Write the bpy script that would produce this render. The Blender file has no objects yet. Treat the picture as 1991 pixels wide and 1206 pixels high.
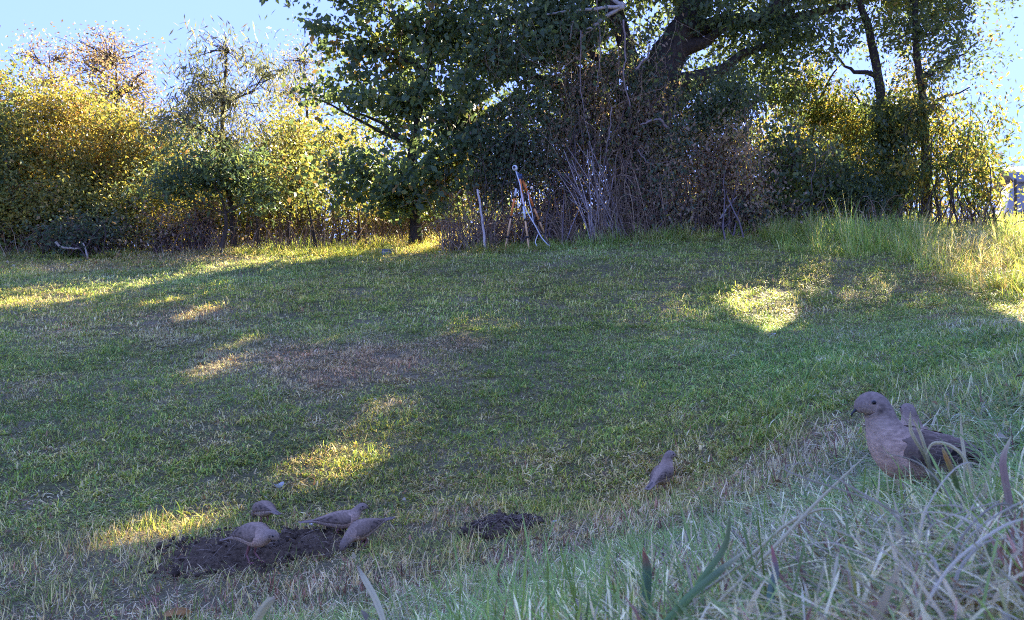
import bpy, math, random
import numpy as np
from mathutils import Vector, Matrix

# ------------------------------------------------------------------ camera, sky, sun, exposure
SC = bpy.context.scene
COL = SC.collection
W, H, F = 1991.0, 1206.0, 1562.0          # photograph size and focal length in its pixels
CZ = 1.25                                 # camera height above the datum
PITCH = math.atan(43.0 / F)               # horizon at row 560

cam_d = bpy.data.cameras.new('camera')
cam = bpy.data.objects.new('camera', cam_d); COL.objects.link(cam)
cam.location = (0, 0, CZ)
cam.rotation_euler = (math.pi / 2 - PITCH, 0, 0)
cam_d.sensor_fit = 'HORIZONTAL'; cam_d.sensor_width = 36.0
cam_d.lens = 36.0 * F / W
cam_d.clip_start = 0.02; cam_d.clip_end = 5000
cam_d.dof.use_dof = True; cam_d.dof.focus_distance = 3.2; cam_d.dof.aperture_fstop = 15.0
SC.camera = cam

SUN_EL, SUN_AZ = math.radians(29), math.radians(28)     # azimuth to the right of the view axis
SUN = np.array([math.cos(SUN_EL) * math.sin(SUN_AZ), math.cos(SUN_EL) * math.cos(SUN_AZ), math.sin(SUN_EL)])
world = bpy.data.worlds.new('World'); SC.world = world; world.use_nodes = True
wn, wl = world.node_tree.nodes, world.node_tree.links
wn.clear()
sky = wn.new('ShaderNodeTexSky'); sky.sky_type = 'NISHITA'; sky.sun_disc = False
sky.sun_elevation = SUN_EL; sky.sun_rotation = SUN_AZ
sky.altitude = 300; sky.air_density = 1.0; sky.dust_density = 0.35; sky.ozone_density = 1.6
gam = wn.new('ShaderNodeGamma'); gam.inputs[1].default_value = 0.17
hs = wn.new('ShaderNodeMix'); hs.data_type = 'RGBA'; hs.blend_type = 'MULTIPLY'; hs.inputs[0].default_value = 1; hs.inputs[7].default_value = (.222, .315, .80, 1)
bg = wn.new('ShaderNodeBackground'); bg.inputs[1].default_value = 0.14
wo = wn.new('ShaderNodeOutputWorld')
wl.new(sky.outputs[0], gam.inputs[0]); wl.new(gam.outputs[0], hs.inputs[6]); wl.new(hs.outputs[2], bg.inputs[0]); wl.new(bg.outputs[0], wo.inputs[0])
sun_d = bpy.data.lights.new('sun', 'SUN'); sun_d.energy = 2.0; sun_d.angle = math.radians(0.53); sun_d.color = (1.0, 0.88, 0.66)
sun_o = bpy.data.objects.new('sun', sun_d); COL.objects.link(sun_o)
sun_o.location = (6, 10, 20)
sun_o.rotation_euler = Vector(SUN.tolist()).to_track_quat('Z', 'Y').to_euler()
SC.view_settings.view_transform = 'Standard'; SC.view_settings.look = 'None'
SC.view_settings.gamma = 1.0; SC.view_settings.use_curve_mapping = False
SC.view_settings.exposure = 3.95
SC.cycles.max_bounces = 6; SC.cycles.diffuse_bounces = 4; SC.cycles.glossy_bounces = 2
SC.cycles.transmission_bounces = 4; SC.cycles.transparent_max_bounces = 4
SC.cycles.sample_clamp_indirect = 6.0
SC.cycles.filter_width = 1.05
SC.cycles.use_denoising = False

rng = np.random.default_rng(11)

# ------------------------------------------------------------------ picture geometry
_cp, _sp = math.cos(PITCH), math.sin(PITCH)
def U(px, py, Y):
    """the point at depth Y (metres in front of the camera) that the photograph shows at (px, py)"""
    a = (px - W / 2) / F; b = (H / 2 - py) / F
    d = np.array([a, _cp + b * _sp, -_sp + b * _cp])
    d = d * (Y / d[1])
    return np.array([d[0], d[1], d[2] + CZ])
def proj(p):
    p = np.asarray(p, float); x = p[..., 0]; y = p[..., 1]; z = p[..., 2] - CZ
    dep = np.maximum(y * _cp - z * _sp, 1e-3); up = y * _sp + z * _cp
    return W / 2 + F * x / dep, H / 2 - F * up / dep

# ------------------------------------------------------------------ ground height: thin-plate spline through surveyed points
CP = [(0,505,17),(450,492,17.5),(757,489,16.6),(1030,482,15.8),(1300,468,15.6),(1500,462,15.2),(1760,458,15.5),(1960,448,18),
 (0,600,11),(400,600,10.7),(800,600,10.4),(1200,590,10.4),(1470,610,9.8),(1750,590,9.5),(1960,560,9.5),
 (0,700,7.9),(400,700,7.8),(750,700,7.7),(1200,700,7.4),(1600,690,6.3),(1950,650,5.2),
 (0,850,5.6),(400,850,5.6),(750,850,5.6),(1100,850,5.4),(1450,830,4.5),(1800,785,3.2),(1980,765,2.2),
 (0,1000,4.3),(300,1000,4.3),(650,1012,4.2),(1000,1000,3.9),(1290,964,4.0),(1500,930,3.1),(1768,885,2.3),
 (0,1206,2.9),(485,1078,3.5),(400,1206,2.7),(800,1206,2.2),(1000,1100,2.8),(1100,1206,1.5),(1400,1206,.95),(1700,1206,.65),(1790,990,1.55),(1980,1010,1.05),(1980,1206,.5)]
_p = np.array([U(*c) for c in CP] + [np.array(q) for q in ((0.1,-.3,CZ-.2),(0.2,-2.,CZ-.2),(-3,-2.,CZ-1.0),(-6,1.,CZ-1.1),(4,-2.,CZ-.1),(4,2.,CZ-.2),(13,15.,CZ+1.0),(12,8.,CZ+.15),(-12,12.,CZ-.1),(-12,5.,CZ-.7))])
_c = _p[:, :2]
def _k(r2): return 0.5 * r2 * np.log(r2 + 1e-9)
n_ = len(_p)
_A = np.zeros((n_ + 3, n_ + 3)); _d = ((_c[:, None] - _c[None]) ** 2).sum(-1)
_A[:n_, :n_] = _k(_d) + np.eye(n_) * 0.02
_A[:n_, n_] = 1; _A[:n_, n_ + 1:] = _c; _A[n_, :n_] = 1; _A[n_ + 1:, :n_] = _c.T
_w = np.linalg.solve(_A, np.concatenate([_p[:, 2], np.zeros(3)]))
GX = np.arange(-13, 14.01, .1); GY = np.arange(-2.5, 19.01, .1)
_gx, _gy = np.meshgrid(GX, GY); _q = np.stack([_gx.ravel(), _gy.ravel()], -1)
_z = _w[n_] + _q @ _w[n_ + 1:]
for i in range(n_): _z = _z + _w[i] * _k(((_q - _c[i]) ** 2).sum(-1))
GZ = _z.reshape(_gx.shape)
def bump(x, y):
    return .012 * np.sin(x * 3.1 + 1.3 * np.sin(y * 2.3)) * np.cos(y * 3.7 + .8 * np.sin(x * 1.9)) + .018 * np.sin(x * 1.1 + y * .7) * np.sin(y * 1.3 - x * .4)
def gz(x, y):
    x = np.asarray(x, float); y = np.asarray(y, float)
    xc = np.clip(x, GX[0], GX[-1] - .11); yc = np.clip(y, GY[0], GY[-1] - .11)
    fi = (xc - GX[0]) / .1; fj = (yc - GY[0]) / .1
    i = fi.astype(int); j = fj.astype(int); fi = fi - i; fj = fj - j
    z = (GZ[j, i] * (1 - fi) + GZ[j, i + 1] * fi) * (1 - fj) + (GZ[j + 1, i] * (1 - fi) + GZ[j + 1, i + 1] * fi) * fj
    return z + bump(x, y) * np.clip(np.hypot(x, y), .3, 1) + np.clip(y - 19, 0, 400) * .045
def on_ground(px, Y):
    x = (px - W / 2) / F * Y
    return np.array([x, Y, float(gz(x, Y))])
def hit(px, py):
    """where the sight line through (px, py) first meets the ground"""
    t = np.concatenate([np.arange(.3, 6, .01), np.arange(6, 22, .03)])
    a = U(px, py, 1.0) - np.array([0, 0, CZ])
    P = a[None] * t[:, None] + np.array([0, 0, CZ])
    below = np.nonzero(P[:, 2] < gz(P[:, 0], P[:, 1]))[0]
    return P[below[0]] if len(below) else P[-1]

# ------------------------------------------------------------------ object helpers
def link(name, data, parent=None, m=None):
    o = bpy.data.objects.new(name, data); COL.objects.link(o)
    if parent is not None: o.parent = parent
    if m is not None and data is not None: data.materials.append(m)
    return o
def tag(o, label=None, cat=None, group=None, kind=None):
    if label: o['label'] = label
    if cat: o['category'] = cat
    if group: o['group'] = group
    if kind: o['kind'] = kind
    return o
def empty(name, loc, label, cat, group=None, rz=0):
    o = bpy.data.objects.new(name, None); COL.objects.link(o); o.empty_display_size = .1
    o.location = [float(v) for v in loc]; o.rotation_euler = (0, 0, rz)
    return tag(o, label, cat, group)
def npmesh(name, verts, faces, smooth=False, col=None):
    """verts (n,3); faces: list of int arrays (m,3) / (m,4); col: per-vertex rgb"""
    me = bpy.data.meshes.new(name)
    verts = np.ascontiguousarray(verts, np.float32)
    me.vertices.add(len(verts)); me.vertices.foreach_set('co', verts.ravel())
    if not isinstance(faces, (list, tuple)): faces = [faces]
    faces = [np.asarray(f, np.int32) for f in faces if len(f)]
    loops = np.concatenate([f.ravel() for f in faces]) if faces else np.zeros(0, np.int32)
    sizes = np.concatenate([np.full(len(f), f.shape[1], np.int32) for f in faces]) if faces else np.zeros(0, np.int32)
    me.loops.add(len(loops)); me.loops.foreach_set('vertex_index', loops.astype(np.int32))
    me.polygons.add(len(sizes))
    me.polygons.foreach_set('loop_start', np.concatenate([[0], np.cumsum(sizes)[:-1]]).astype(np.int32) if len(sizes) else sizes)
    if smooth: me.polygons.foreach_set('use_smooth', np.ones(len(sizes), bool))
    me.update(calc_edges=True)
    if col is not None:
        a = me.attributes.new('col', 'FLOAT_COLOR', 'POINT')
        c = np.ones((len(verts), 4), np.float32); c[:, :3] = col
        a.data.foreach_set('color', c.ravel())
    return me
class MB:
    """collects shapes into one mesh"""
    def __init__(s): s.v = []; s.q = []; s.t = []; s.c = []; s.n = 0
    def add(s, v, q=None, t=None, col=(1, 1, 1)):
        v = np.asarray(v, float); s.v.append(v)
        if q is not None and len(q): s.q.append(np.asarray(q, int) + s.n)
        if t is not None and len(t): s.t.append(np.asarray(t, int) + s.n)
        c = np.asarray(col, float); s.c.append(np.broadcast_to(c, (len(v), 3)).copy()); s.n += len(v)
    def tube(s, pts, rad, sides=8, col=(1, 1, 1), cap=True, rough=0.0):
        pts = np.asarray(pts, float); n = len(pts); rad = np.broadcast_to(np.asarray(rad, float), (n,))
        tan = np.gradient(pts, axis=0); tan /= np.linalg.norm(tan, axis=1)[:, None] + 1e-9
        ref = np.array([0, 0, 1.]) if abs(tan[0, 2]) < .9 else np.array([1., 0, 0])
        a0 = np.cross(tan[0], ref); a0 /= np.linalg.norm(a0); V = []
        ang = np.arange(sides) / sides * 2 * math.pi
        for i in range(n):
            a0 = a0 - tan[i] * (a0 @ tan[i]); a0 /= np.linalg.norm(a0) + 1e-9
            b0 = np.cross(tan[i], a0)
            rr = rad[i] * (1 + rough * (rng.random(sides) - .5)) if rough else rad[i]
            V.append(pts[i] + (np.cos(ang) * rr)[:, None] * a0 + (np.sin(ang) * rr)[:, None] * b0)
        V = np.concatenate(V); q = []
        for i in range(n - 1):
            for k in range(sides):
                k2 = (k + 1) % sides; q.append((i * sides + k, i * sides + k2, (i + 1) * sides + k2, (i + 1) * sides + k))
        t = []
        if cap:
            V = np.concatenate([V, pts[:1], pts[-1:]]); c0, c1 = n * sides, n * sides + 1
            for k in range(sides):
                k2 = (k + 1) % sides; t += [(c0, k2, k), (c1, (n - 1) * sides + k, (n - 1) * sides + k2)]
        s.add(V, q, t, col)
    def box(s, c, half, R=None, col=(1, 1, 1)):
        v = np.array([(x, y, z) for x in (-1, 1) for y in (-1, 1) for z in (-1, 1)], float) * np.asarray(half)
        if R is not None: v = v @ np.asarray(R).T
        s.add(v + np.asarray(c), [(0, 1, 3, 2), (4, 6, 7, 5), (0, 4, 5, 1), (2, 3, 7, 6), (0, 2, 6, 4), (1, 5, 7, 3)], None, col)
    def ball(s, c, r, col=(1, 1, 1), nu=16, nv=10, R=None):
        r = np.broadcast_to(np.asarray(r, float), (3,)); V = []; q = []; t = []
        for j in range(1, nv):
            th = math.pi * j / nv
            for i in range(nu):
                ph = 2 * math.pi * i / nu; V.append((math.sin(th) * math.cos(ph), math.sin(th) * math.sin(ph), math.cos(th)))
        V += [(0, 0, 1), (0, 0, -1)]; V = np.array(V) * r
        if R is not None: V = V @ np.asarray(R).T
        for j in range(nv - 2):
            for i in range(nu):
                i2 = (i + 1) % nu; q.append((j * nu + i, (j + 1) * nu + i, (j + 1) * nu + i2, j * nu + i2))
        m = (nv - 1) * nu
        for i in range(nu):
            i2 = (i + 1) % nu; t += [(m, i, i2), (m + 1, (nv - 2) * nu + i2, (nv - 2) * nu + i)]
        s.add(V + np.asarray(c), q, t, col)
    def build(s, name, m, parent=None, smooth=True, origin=None):
        v = np.concatenate(s.v)
        if origin is not None: v = v - np.asarray(origin)
        me = npmesh(name, v, ([np.concatenate(s.q)] if s.q else []) + ([np.concatenate(s.t)] if s.t else []), smooth, np.concatenate(s.c))
        o = link(name, me, parent, m)
        if origin is not None and parent is None: o.location = [float(x) for x in origin]
        return o
def spline(P, n):
    """Catmull-Rom through control rows, n samples"""
    P = np.asarray(P, float); m = len(P); E = np.concatenate([2 * P[:1] - P[1:2], P, 2 * P[-1:] - P[-2:-1]])
    t = np.linspace(0, m - 1 - 1e-6, n); i = t.astype(int); f = (t - i)[:, None]
    a, b, c, d = E[i], E[i + 1], E[i + 2], E[i + 3]
    return .5 * (2 * b + (c - a) * f + (2 * a - 5 * b + 4 * c - d) * f ** 2 + (3 * b - a - 3 * c + d) * f ** 3)

# ------------------------------------------------------------------ materials
def mat(name):
    m = bpy.data.materials.new(name); m.use_nodes = True; n = m.node_tree.nodes; n.clear()
    return m, n, m.node_tree.links
def nd(n, t, **kw):
    x = n.new(t)
    for k, v in kw.items(): setattr(x, k, v)
    return x
def leafy(name, trans=.45, rough=.5, inst=False, spec=.35, gain=1.35):
    """thin vegetable matter: colour per leaf or blade, some light passing through"""
    m, n, l = mat(name)
    at = nd(n, 'ShaderNodeAttribute', attribute_name='col'); src = at.outputs['Color']
    if inst:
        a2 = nd(n, 'ShaderNodeAttribute', attribute_name='tint', attribute_type='INSTANCER')
        mx = nd(n, 'ShaderNodeMix', data_type='RGBA', blend_type='MULTIPLY'); mx.inputs[0].default_value = 1
        l.new(src, mx.inputs[6]); l.new(a2.outputs['Color'], mx.inputs[7]); src = mx.outputs[2]
    p = nd(n, 'ShaderNodeBsdfPrincipled'); p.inputs['Roughness'].default_value = rough
    p.inputs['Specular IOR Level'].default_value = spec
    l.new(src, p.inputs['Base Color'])
    g = nd(n, 'ShaderNodeMix', data_type='RGBA', blend_type='MULTIPLY'); g.inputs[0].default_value = 1
    l.new(src, g.inputs[6]); g.inputs[7].default_value = (gain * 1.08, gain, gain * .68, 1)
    t = nd(n, 'ShaderNodeBsdfTranslucent'); l.new(g.outputs[2], t.inputs[0])
    ms = nd(n, 'ShaderNodeMixShader'); ms.inputs[0].default_value = trans
    l.new(p.outputs[0], ms.inputs[1]); l.new(t.outputs[0], ms.inputs[2])
    o = nd(n, 'ShaderNodeOutputMaterial'); l.new(ms.outputs[0], o.inputs[0])
    return m
def solid(name, rough=.6, scale=40, var=.25, bump_=.0, metal=0, stretch=(1, 1, 1), spec=.4):
    """vertex colour broken up by fine noise, with relief"""
    m, n, l = mat(name)
    at = nd(n, 'ShaderNodeAttribute', attribute_name='col')
    tc = nd(n, 'ShaderNodeTexCoord'); mp = nd(n, 'ShaderNodeMapping'); mp.inputs['Scale'].default_value = stretch
    l.new(tc.outputs['Object'], mp.inputs[0])
    nz = nd(n, 'ShaderNodeTexNoise'); nz.inputs['Scale'].default_value = scale; nz.inputs['Detail'].default_value = 5; nz.inputs['Roughness'].default_value = .65
    l.new(mp.outputs[0], nz.inputs[0])
    mr = nd(n, 'ShaderNodeMapRange'); mr.inputs[1].default_value = .3; mr.inputs[2].default_value = .7; mr.inputs[3].default_value = 1 - var; mr.inputs[4].default_value = 1 + var
    l.new(nz.outputs[0], mr.inputs[0])
    mx = nd(n, 'ShaderNodeMix', data_type='RGBA', blend_type='MULTIPLY'); mx.inputs[0].default_value = 1
    l.new(at.outputs['Color'], mx.inputs[6]); l.new(mr.outputs[0], mx.inputs[7])
    p = nd(n, 'ShaderNodeBsdfPrincipled'); p.inputs['Roughness'].default_value = rough; p.inputs['Metallic'].default_value = metal
    p.inputs['Specular IOR Level'].default_value = spec
    l.new(mx.outputs[2], p.inputs['Base Color'])
    if bump_:
        b = nd(n, 'ShaderNodeBump'); b.inputs['Strength'].default_value = bump_; b.inputs['Distance'].default_value = .02
        l.new(nz.outputs[0], b.inputs['Height']); l.new(b.outputs[0], p.inputs['Normal'])
    o = nd(n, 'ShaderNodeOutputMaterial'); l.new(p.outputs[0], o.inputs[0])
    return m
M_LEAF = leafy('tree_leaf', .5, .45, gain=1.5)
M_GRASS = leafy('grass_blade', .42, .5, True, .3, 1.5)
M_STRAW = leafy('straw', .25, .5, False, .3, 1.1)
M_BARK = solid('bark', .9, 7, .45, .9, stretch=(3, 3, .6), spec=.15)
M_TWIG = solid('twig', .85, 20, .3, .2, spec=.15)
M_PAINT = solid('painted_metal', .45, 60, .12, .05)
M_PLASTIC = solid('plastic', .4, 80, .06, .03)
M_STONE = solid('stone', .9, 30, .3, .6)
M_SOIL = solid('soil', .95, 55, .5, 1.0, spec=.1)
M_PLUME = solid('plumage', .8, 160, .14, .25, stretch=(.35, 1, 1), spec=.15)
M_HORN = solid('horn', .35, 200, .1, .05)
M_HOUSE = solid('house_paint', .7, 8, .1, .1)

# lawn earth: thatch, soil and moss between the blades
M_EARTH, n, l = mat('lawn_earth')
tc = nd(n, 'ShaderNodeTexCoord')
n1 = nd(n, 'ShaderNodeTexNoise'); n1.inputs['Scale'].default_value = .9; n1.inputs['Detail'].default_value = 6
n2 = nd(n, 'ShaderNodeTexNoise'); n2.inputs['Scale'].default_value = 45; n2.inputs['Detail'].default_value = 6; n2.inputs['Roughness'].default_value = .75
l.new(tc.outputs['Object'], n1.inputs[0]); l.new(tc.outputs['Object'], n2.inputs[0])
r1 = nd(n, 'ShaderNodeValToRGB'); r1.color_ramp.elements[0].color = (.12, .115, .05, 1); r1.color_ramp.elements[1].color = (.21, .17, .10, 1)
r1.color_ramp.elements[0].position = .38; r1.color_ramp.elements[1].position = .66
l.new(n1.outputs[0], r1.inputs[0])
r2 = nd(n, 'ShaderNodeMapRange'); r2.inputs[1].default_value = .3; r2.inputs[2].default_value = .7; r2.inputs[3].default_value = .45; r2.inputs[4].default_value = 1.5
l.new(n2.outputs[0], r2.inputs[0])
mx = nd(n, 'ShaderNodeMix', data_type='RGBA', blend_type='MULTIPLY'); mx.inputs[0].default_value = 1
l.new(r1.outputs[0], mx.inputs[6]); l.new(r2.outputs[0], mx.inputs[7])
p = nd(n, 'ShaderNodeBsdfPrincipled'); p.inputs['Roughness'].default_value = .95; p.inputs['Specular IOR Level'].default_value = .1
l.new(mx.outputs[2], p.inputs['Base Color'])
b = nd(n, 'ShaderNodeBump'); b.inputs['Strength'].default_value = .8; b.inputs['Distance'].default_value = .02
l.new(n2.outputs[0], b.inputs['Height']); l.new(b.outputs[0], p.inputs['Normal'])
o = nd(n, 'ShaderNodeOutputMaterial'); l.new(p.outputs[0], o.inputs[0])

# ------------------------------------------------------------------ the ground sheet
rows = np.concatenate([np.linspace(-80, -4, 10), np.arange(-3.6, 5, .07), np.arange(5, 19.5, .14), 19.6 * np.geomspace(1, 60, 34)])
uc = np.linspace(-1, 1, 190); ext = np.geomspace(1.06, 60, 22); uc = np.concatenate([-ext[::-1], uc, ext])
yy, uu = np.meshgrid(rows, uc, indexing='ij'); xx = uu * (np.clip(yy, 0, 60) * .72 + 1.6)
V = np.stack([xx, yy, gz(xx, yy)], -1).reshape(-1, 3)
nr, nc = xx.shape; ii = (np.arange(nr - 1)[:, None] * nc + np.arange(nc - 1)[None]).ravel()
lawn = link('lawn', npmesh('lawn', V, np.stack([ii, ii + 1, ii + nc + 1, ii + nc], -1), True), None, M_EARTH)
tag(lawn, kind='structure')

# ------------------------------------------------------------------ places where sun reaches the grass (gaps cut through the canopy along the sun direction), as outlines in the photograph
LIT = [(1., [(1385,585),(1450,567),(1520,570),(1552,600),(1565,640),(1505,656),(1440,630)]),
 (1., [(1825,548),(1890,545),(2100,570),(2100,660),(1991,630),(1900,592)]),
 (1., [(1745,440),(1800,425),(2150,425),(2150,575),(1890,548),(1825,545),(1785,520)]),
 (1., [(-200,500),(300,492),(480,487),(640,480),(470,504),(250,522),(-200,540)]),
 (.95, [(330,525),(400,508),(500,495),(570,500),(480,516),(380,532)]),
 (.95, [(-100,592),(90,577),(220,557),(330,543),(330,552),(230,572),(80,592),(-100,604)]),
 (1., [(308,630),(350,607),(420,594),(425,602),(370,620),(325,635)]),
 (1., [(338,728),(395,690),(470,655),(500,662),(470,690),(430,718),(370,732)]),
 (1., [(470,925),(560,905),(640,880),(700,890),(725,905),(690,938),(640,955),(560,940)]),
 (.8, [(640,860),(690,800),(790,780),(815,840),(770,875),(700,885)]),
 (1., [(150,1066),(220,1035),(320,1018),(410,1008),(430,1020),(350,1040),(220,1068)]),
 (.9, [(722,1005),(760,985),(795,990),(785,1012),(745,1024)]),
 (.9, [(1195,905),(1215,888),(1250,884),(1265,897),(1235,912)])]
for w_, P_ in LIT:                        # crown gaps are a little larger than the light they let down
    cx_ = sum(q[0] for q in P_) / len(P_); cy_ = sum(q[1] for q in P_) / len(P_)
    if 0 < cx_ < 1200: P_[:] = [(cx_ + (x - cx_) * 1.1 + math.copysign(4, x - cx_), cy_ + (y - cy_) * 1.15 + math.copysign(5, y - cy_)) for x, y in P_]
def inpoly(x, y, P):
    c = np.zeros(x.shape, bool); j = len(P) - 1
    for i in range(len(P)):
        (xi, yi), (xj, yj) = P[i], P[j]
        c ^= ((yi > y) != (yj > y)) & (x < (xj - xi) * (y - yi) / (yj - yi + 1e-9) + xi); j = i
    return c
def lit_prob(p):
    """for points in the air: how surely the light past them has to reach the grass"""
    t = (p[:, 2] - (CZ - .4)) / SUN[2]
    for _ in range(4):
        g = p - SUN * t[:, None]; t = (p[:, 2] - gz(g[:, 0], g[:, 1])) / SUN[2]
    g = p - SUN * t[:, None]; x, y = proj(g); pr = np.zeros(len(p)); ok = g[:, 1] > .4
    vx, vy = proj(p); seen = (vy > -25) & (vx > -30) & (vx < W + 60)
    for k, (w, P) in enumerate(LIT):
        pr = np.maximum(pr, np.where(ok & inpoly(x, y, P), np.where(seen, np.where(vx > 620, (.95, .6, .55, .6, .8, .8)[k] if k < 6 else .92, 0), w), 0))
    return pr

# ------------------------------------------------------------------ trees and bushes
def blob(px, py, rpx, rpy, Y, ry=None, tau=3.0):
    c = U(px, py, Y); s = Y / F
    return dict(c=c, r=np.array([rpx * s, ry if ry else .7 * (rpx + rpy) * .5 * s, rpy * s]), tau=tau)
def leaves(blobs, L, asp, pal, r, droop=.4, clump=.3, per=40, flat=.7, carve=True):
    Ps, Ks = [], []
    for b in blobs:
        a = L * L * asp * .55; area = math.pi * b['r'][0] * b['r'][2]
        n = int(b['tau'] * area / (.5 * a)); k = max(3, n // per)
        d = r.normal(size=(k, 3)); d /= np.linalg.norm(d, axis=1)[:, None]
        lob = np.zeros(k)
        for _ in range(5):
            v = r.normal(size=3); v /= np.linalg.norm(v); lob += .23 * np.cos(3.2 * np.arccos(np.clip(d @ v, -1, 1)) + r.random() * 6)
        c = d * (r.random(k) ** (1 / 2.3) * (.95 + lob) * np.where(r.random(k) < .1, 1.15, 1))[:, None] * b['r'] + b['c']
        which = r.integers(0, k, n)
        q = c[which] + r.normal(size=(n, 3)) * clump * np.array([1, 1, flat]) * (.5 + r.random(k)[which])[:, None]
        Ps.append(q); Ks.append(c)
    P = np.concatenate(Ps)
    gzP = gz(P[:, 0], P[:, 1]); P = P[P[:, 2] > gzP + .03]
    hx, hy = proj(P); top_ = np.concatenate([np.full(len(q), proj(b['c'])[1] < -100) for q, b in zip(Ps, blobs)])[np.concatenate(Ps)[:, 2] > gzP + .03]
    P = P[~(top_ & (hy > -8) & (hx > 1890))]
    if carve:
        P = P[r.random(len(P)) > lit_prob(P)]
    n = len(P)
    d = r.normal(size=(n, 3)); d[:, 2] = d[:, 2] * .6 - droop * 1.6; d /= np.linalg.norm(d, axis=1)[:, None]
    s = np.cross(d, r.normal(size=(n, 3))); s /= np.linalg.norm(s, axis=1)[:, None]; nn = np.cross(d, s)
    l_ = L * (.55 + .8 * r.random(n))[:, None]; w_ = l_ * asp * .5
    m = P + d * l_ * .45 - nn * w_ * .25
    V = np.stack([P, m + s * w_, P + d * l_ - nn * l_ * .12, m - s * w_], 1).reshape(-1, 3)
    cols = np.array([c[1:] for c in pal]); wt = np.array([c[0] for c in pal], float); wt /= wt.sum()
    # neighbouring leaves tend to share a colour
    key = (np.floor(P[:, 0] * 1.7) * 73 + np.floor(P[:, 1] * 1.7) * 37 + np.floor(P[:, 2] * 1.7) * 101).astype(int) % 997
    base = r.choice(len(pal), 997, p=wt)[key]; alt = r.choice(len(pal), n, p=wt)
    ci = np.where(r.random(n) < .5, base, alt)
    C = cols[ci] * (.7 + .6 * r.random(n))[:, None]
    return V, np.arange(4 * n).reshape(-1, 4), np.repeat(C, 4, 0), np.concatenate(Ks)
def wob(a, b, n, amp, r):
    t = np.linspace(0, 1, n)[:, None]; P = np.asarray(a) * (1 - t) + np.asarray(b) * t
    o = np.cumsum(r.normal(size=(n, 3)), 0); o -= o[0] + (o[-1] - o[0]) * t
    return P + o * amp
ALLOBJ = []
def plant(name, label, cat, base, blobs, L, pal, seed, asp=.5, trunk=None, r0=.1, bark=(.07, .055, .045), group=None, droop=.4, clump=.3, per=40, flat=.7,
          twigs=40, stems=0, limb=True, carve=True, tw=.012, crown='crown', extra=None):
    r = np.random.default_rng(seed)
    base = np.asarray(base, float); root = empty(name, base, label, cat, group)
    V, q, C, K = leaves(blobs, L, asp, pal, r, droop, clump, per, flat, carve)
    me = npmesh(crown, V - base, q, False, C); link(crown, me, root, M_LEAF)
    mb = MB(); top = base
    if trunk is not None:
        T = spline(np.concatenate([base[None], np.asarray(trunk)]), 6 + 5 * len(trunk))
        tt = np.linspace(0, 1, len(T)); rad = r0 * ((1 - .72 * tt) if r0 > .3 else .08 + .92 * (1 - tt) ** .85) * (1 + .5 * np.exp(-tt * 18))
        T[0, 2] -= .15
        mb.tube(T, rad, 12 if r0 > .2 else 8, bark, rough=.18)
        if limb:
            for b in blobs:
                j = int(np.argmin(np.linalg.norm(T - b['c'], axis=1) + (T[:, 2] > b['c'][2] - .45 * np.hypot(T[:, 0] - b['c'][0], T[:, 1] - b['c'][1])) * 4)); j = min(max(j, 2), len(T) - 1)
                P = wob(T[j], b['c'], 7, .05 * np.linalg.norm(b['r']), r); (lit_prob(P).max() > .5 and P[:, 2].min() > 6) or mb.tube(P, np.linspace(rad[j] * .6, tw * 1.3, 7), 6, bark, False, .15)
                b['limb'] = P
    for b in blobs:
        if stems:
            for _ in range(stems):
                a = b['c'] + r.normal(size=3) * b['r'] * np.array([.5, .5, 0]); a[2] = gz(a[0], a[1]) - .03
                e = b['c'] + r.normal(size=3) * b['r'] * .45
                mb.tube(wob(a, e, 7, .06 * np.linalg.norm(e - a), r), np.linspace(tw * 1.6, tw * .5, 7), 5, np.array(bark) * (.7 + .8 * r.random()), False)
    if twigs and len(K):
        for c in K[r.integers(0, len(K), twigs)]:
            b = blobs[int(np.argmin([np.linalg.norm((c - bb['c']) / bb['r']) for bb in blobs]))]
            s = b['limb'][r.integers(2, 7)] if 'limb' in b else b['c'] + (c - b['c']) * .15 - np.array([0, 0, b['r'][2] * .3])
            tw_ = wob(s, c, 5, .05 * np.linalg.norm(c - s), r)
            if lit_prob(tw_).max() < .5: mb.tube(tw_, np.linspace(tw, tw * .35, 5), 4, bark, False)
    if mb.n: mb.build('trunk' if trunk is not None else 'stem', M_BARK, root, origin=base)
    if extra: extra(root, base, r)
    return root

# palettes: (weight, r, g, b) leaf colours
DARK = [(5, 0.083, 0.13, 0.071), (4, 0.106, 0.159, 0.071), (2.5, 0.142, 0.195, 0.071), (1.2, 0.189, 0.201, 0.059), (0.6, 0.26, 0.177, 0.059)]
DEEP = [(5, 0.094, 0.138, 0.081), (3, 0.119, 0.156, 0.088), (2, 0.125, 0.106, 0.075), (1.2, 0.175, 0.131, 0.094)]
YEL = [(5, .34, .28, .06), (4, .27, .25, .06), (4, .18, .20, .055), (1.5, .38, .25, .07), (2, .12, .15, .05), (1, .28, .16, .07)]
YGR = [(4, .17, .20, .06), (4, .22, .24, .065), (4, .11, .145, .055), (2, .30, .26, .07), (1, .28, .16, .07)]
PINK = [(4, .26, .185, .115), (3, .28, .22, .10), (2, .22, .17, .12), (2, .17, .16, .09)]
GREY = [(4, .17, .19, .13), (3, .12, .145, .075), (2, .18, .18, .10), (1, .22, .19, .10)]
VINE = [(4, 0.317, 0.226, 0.159), (3, 0.183, 0.183, 0.104), (3.5, 0.378, 0.281, 0.195), (2, 0.122, 0.171, 0.11), (1, 0.439, 0.329, 0.183), (1.3, 0.366, 0.342, 0.085)]  # last entry puts glints of backlit leaves into the colour
WIL = [(5, .085, .125, .04), (4, .14, .17, .045), (3, .06, .10, .04), (2, .26, .23, .05), (1, .20, .14, .05)]

G = on_ground
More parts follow.
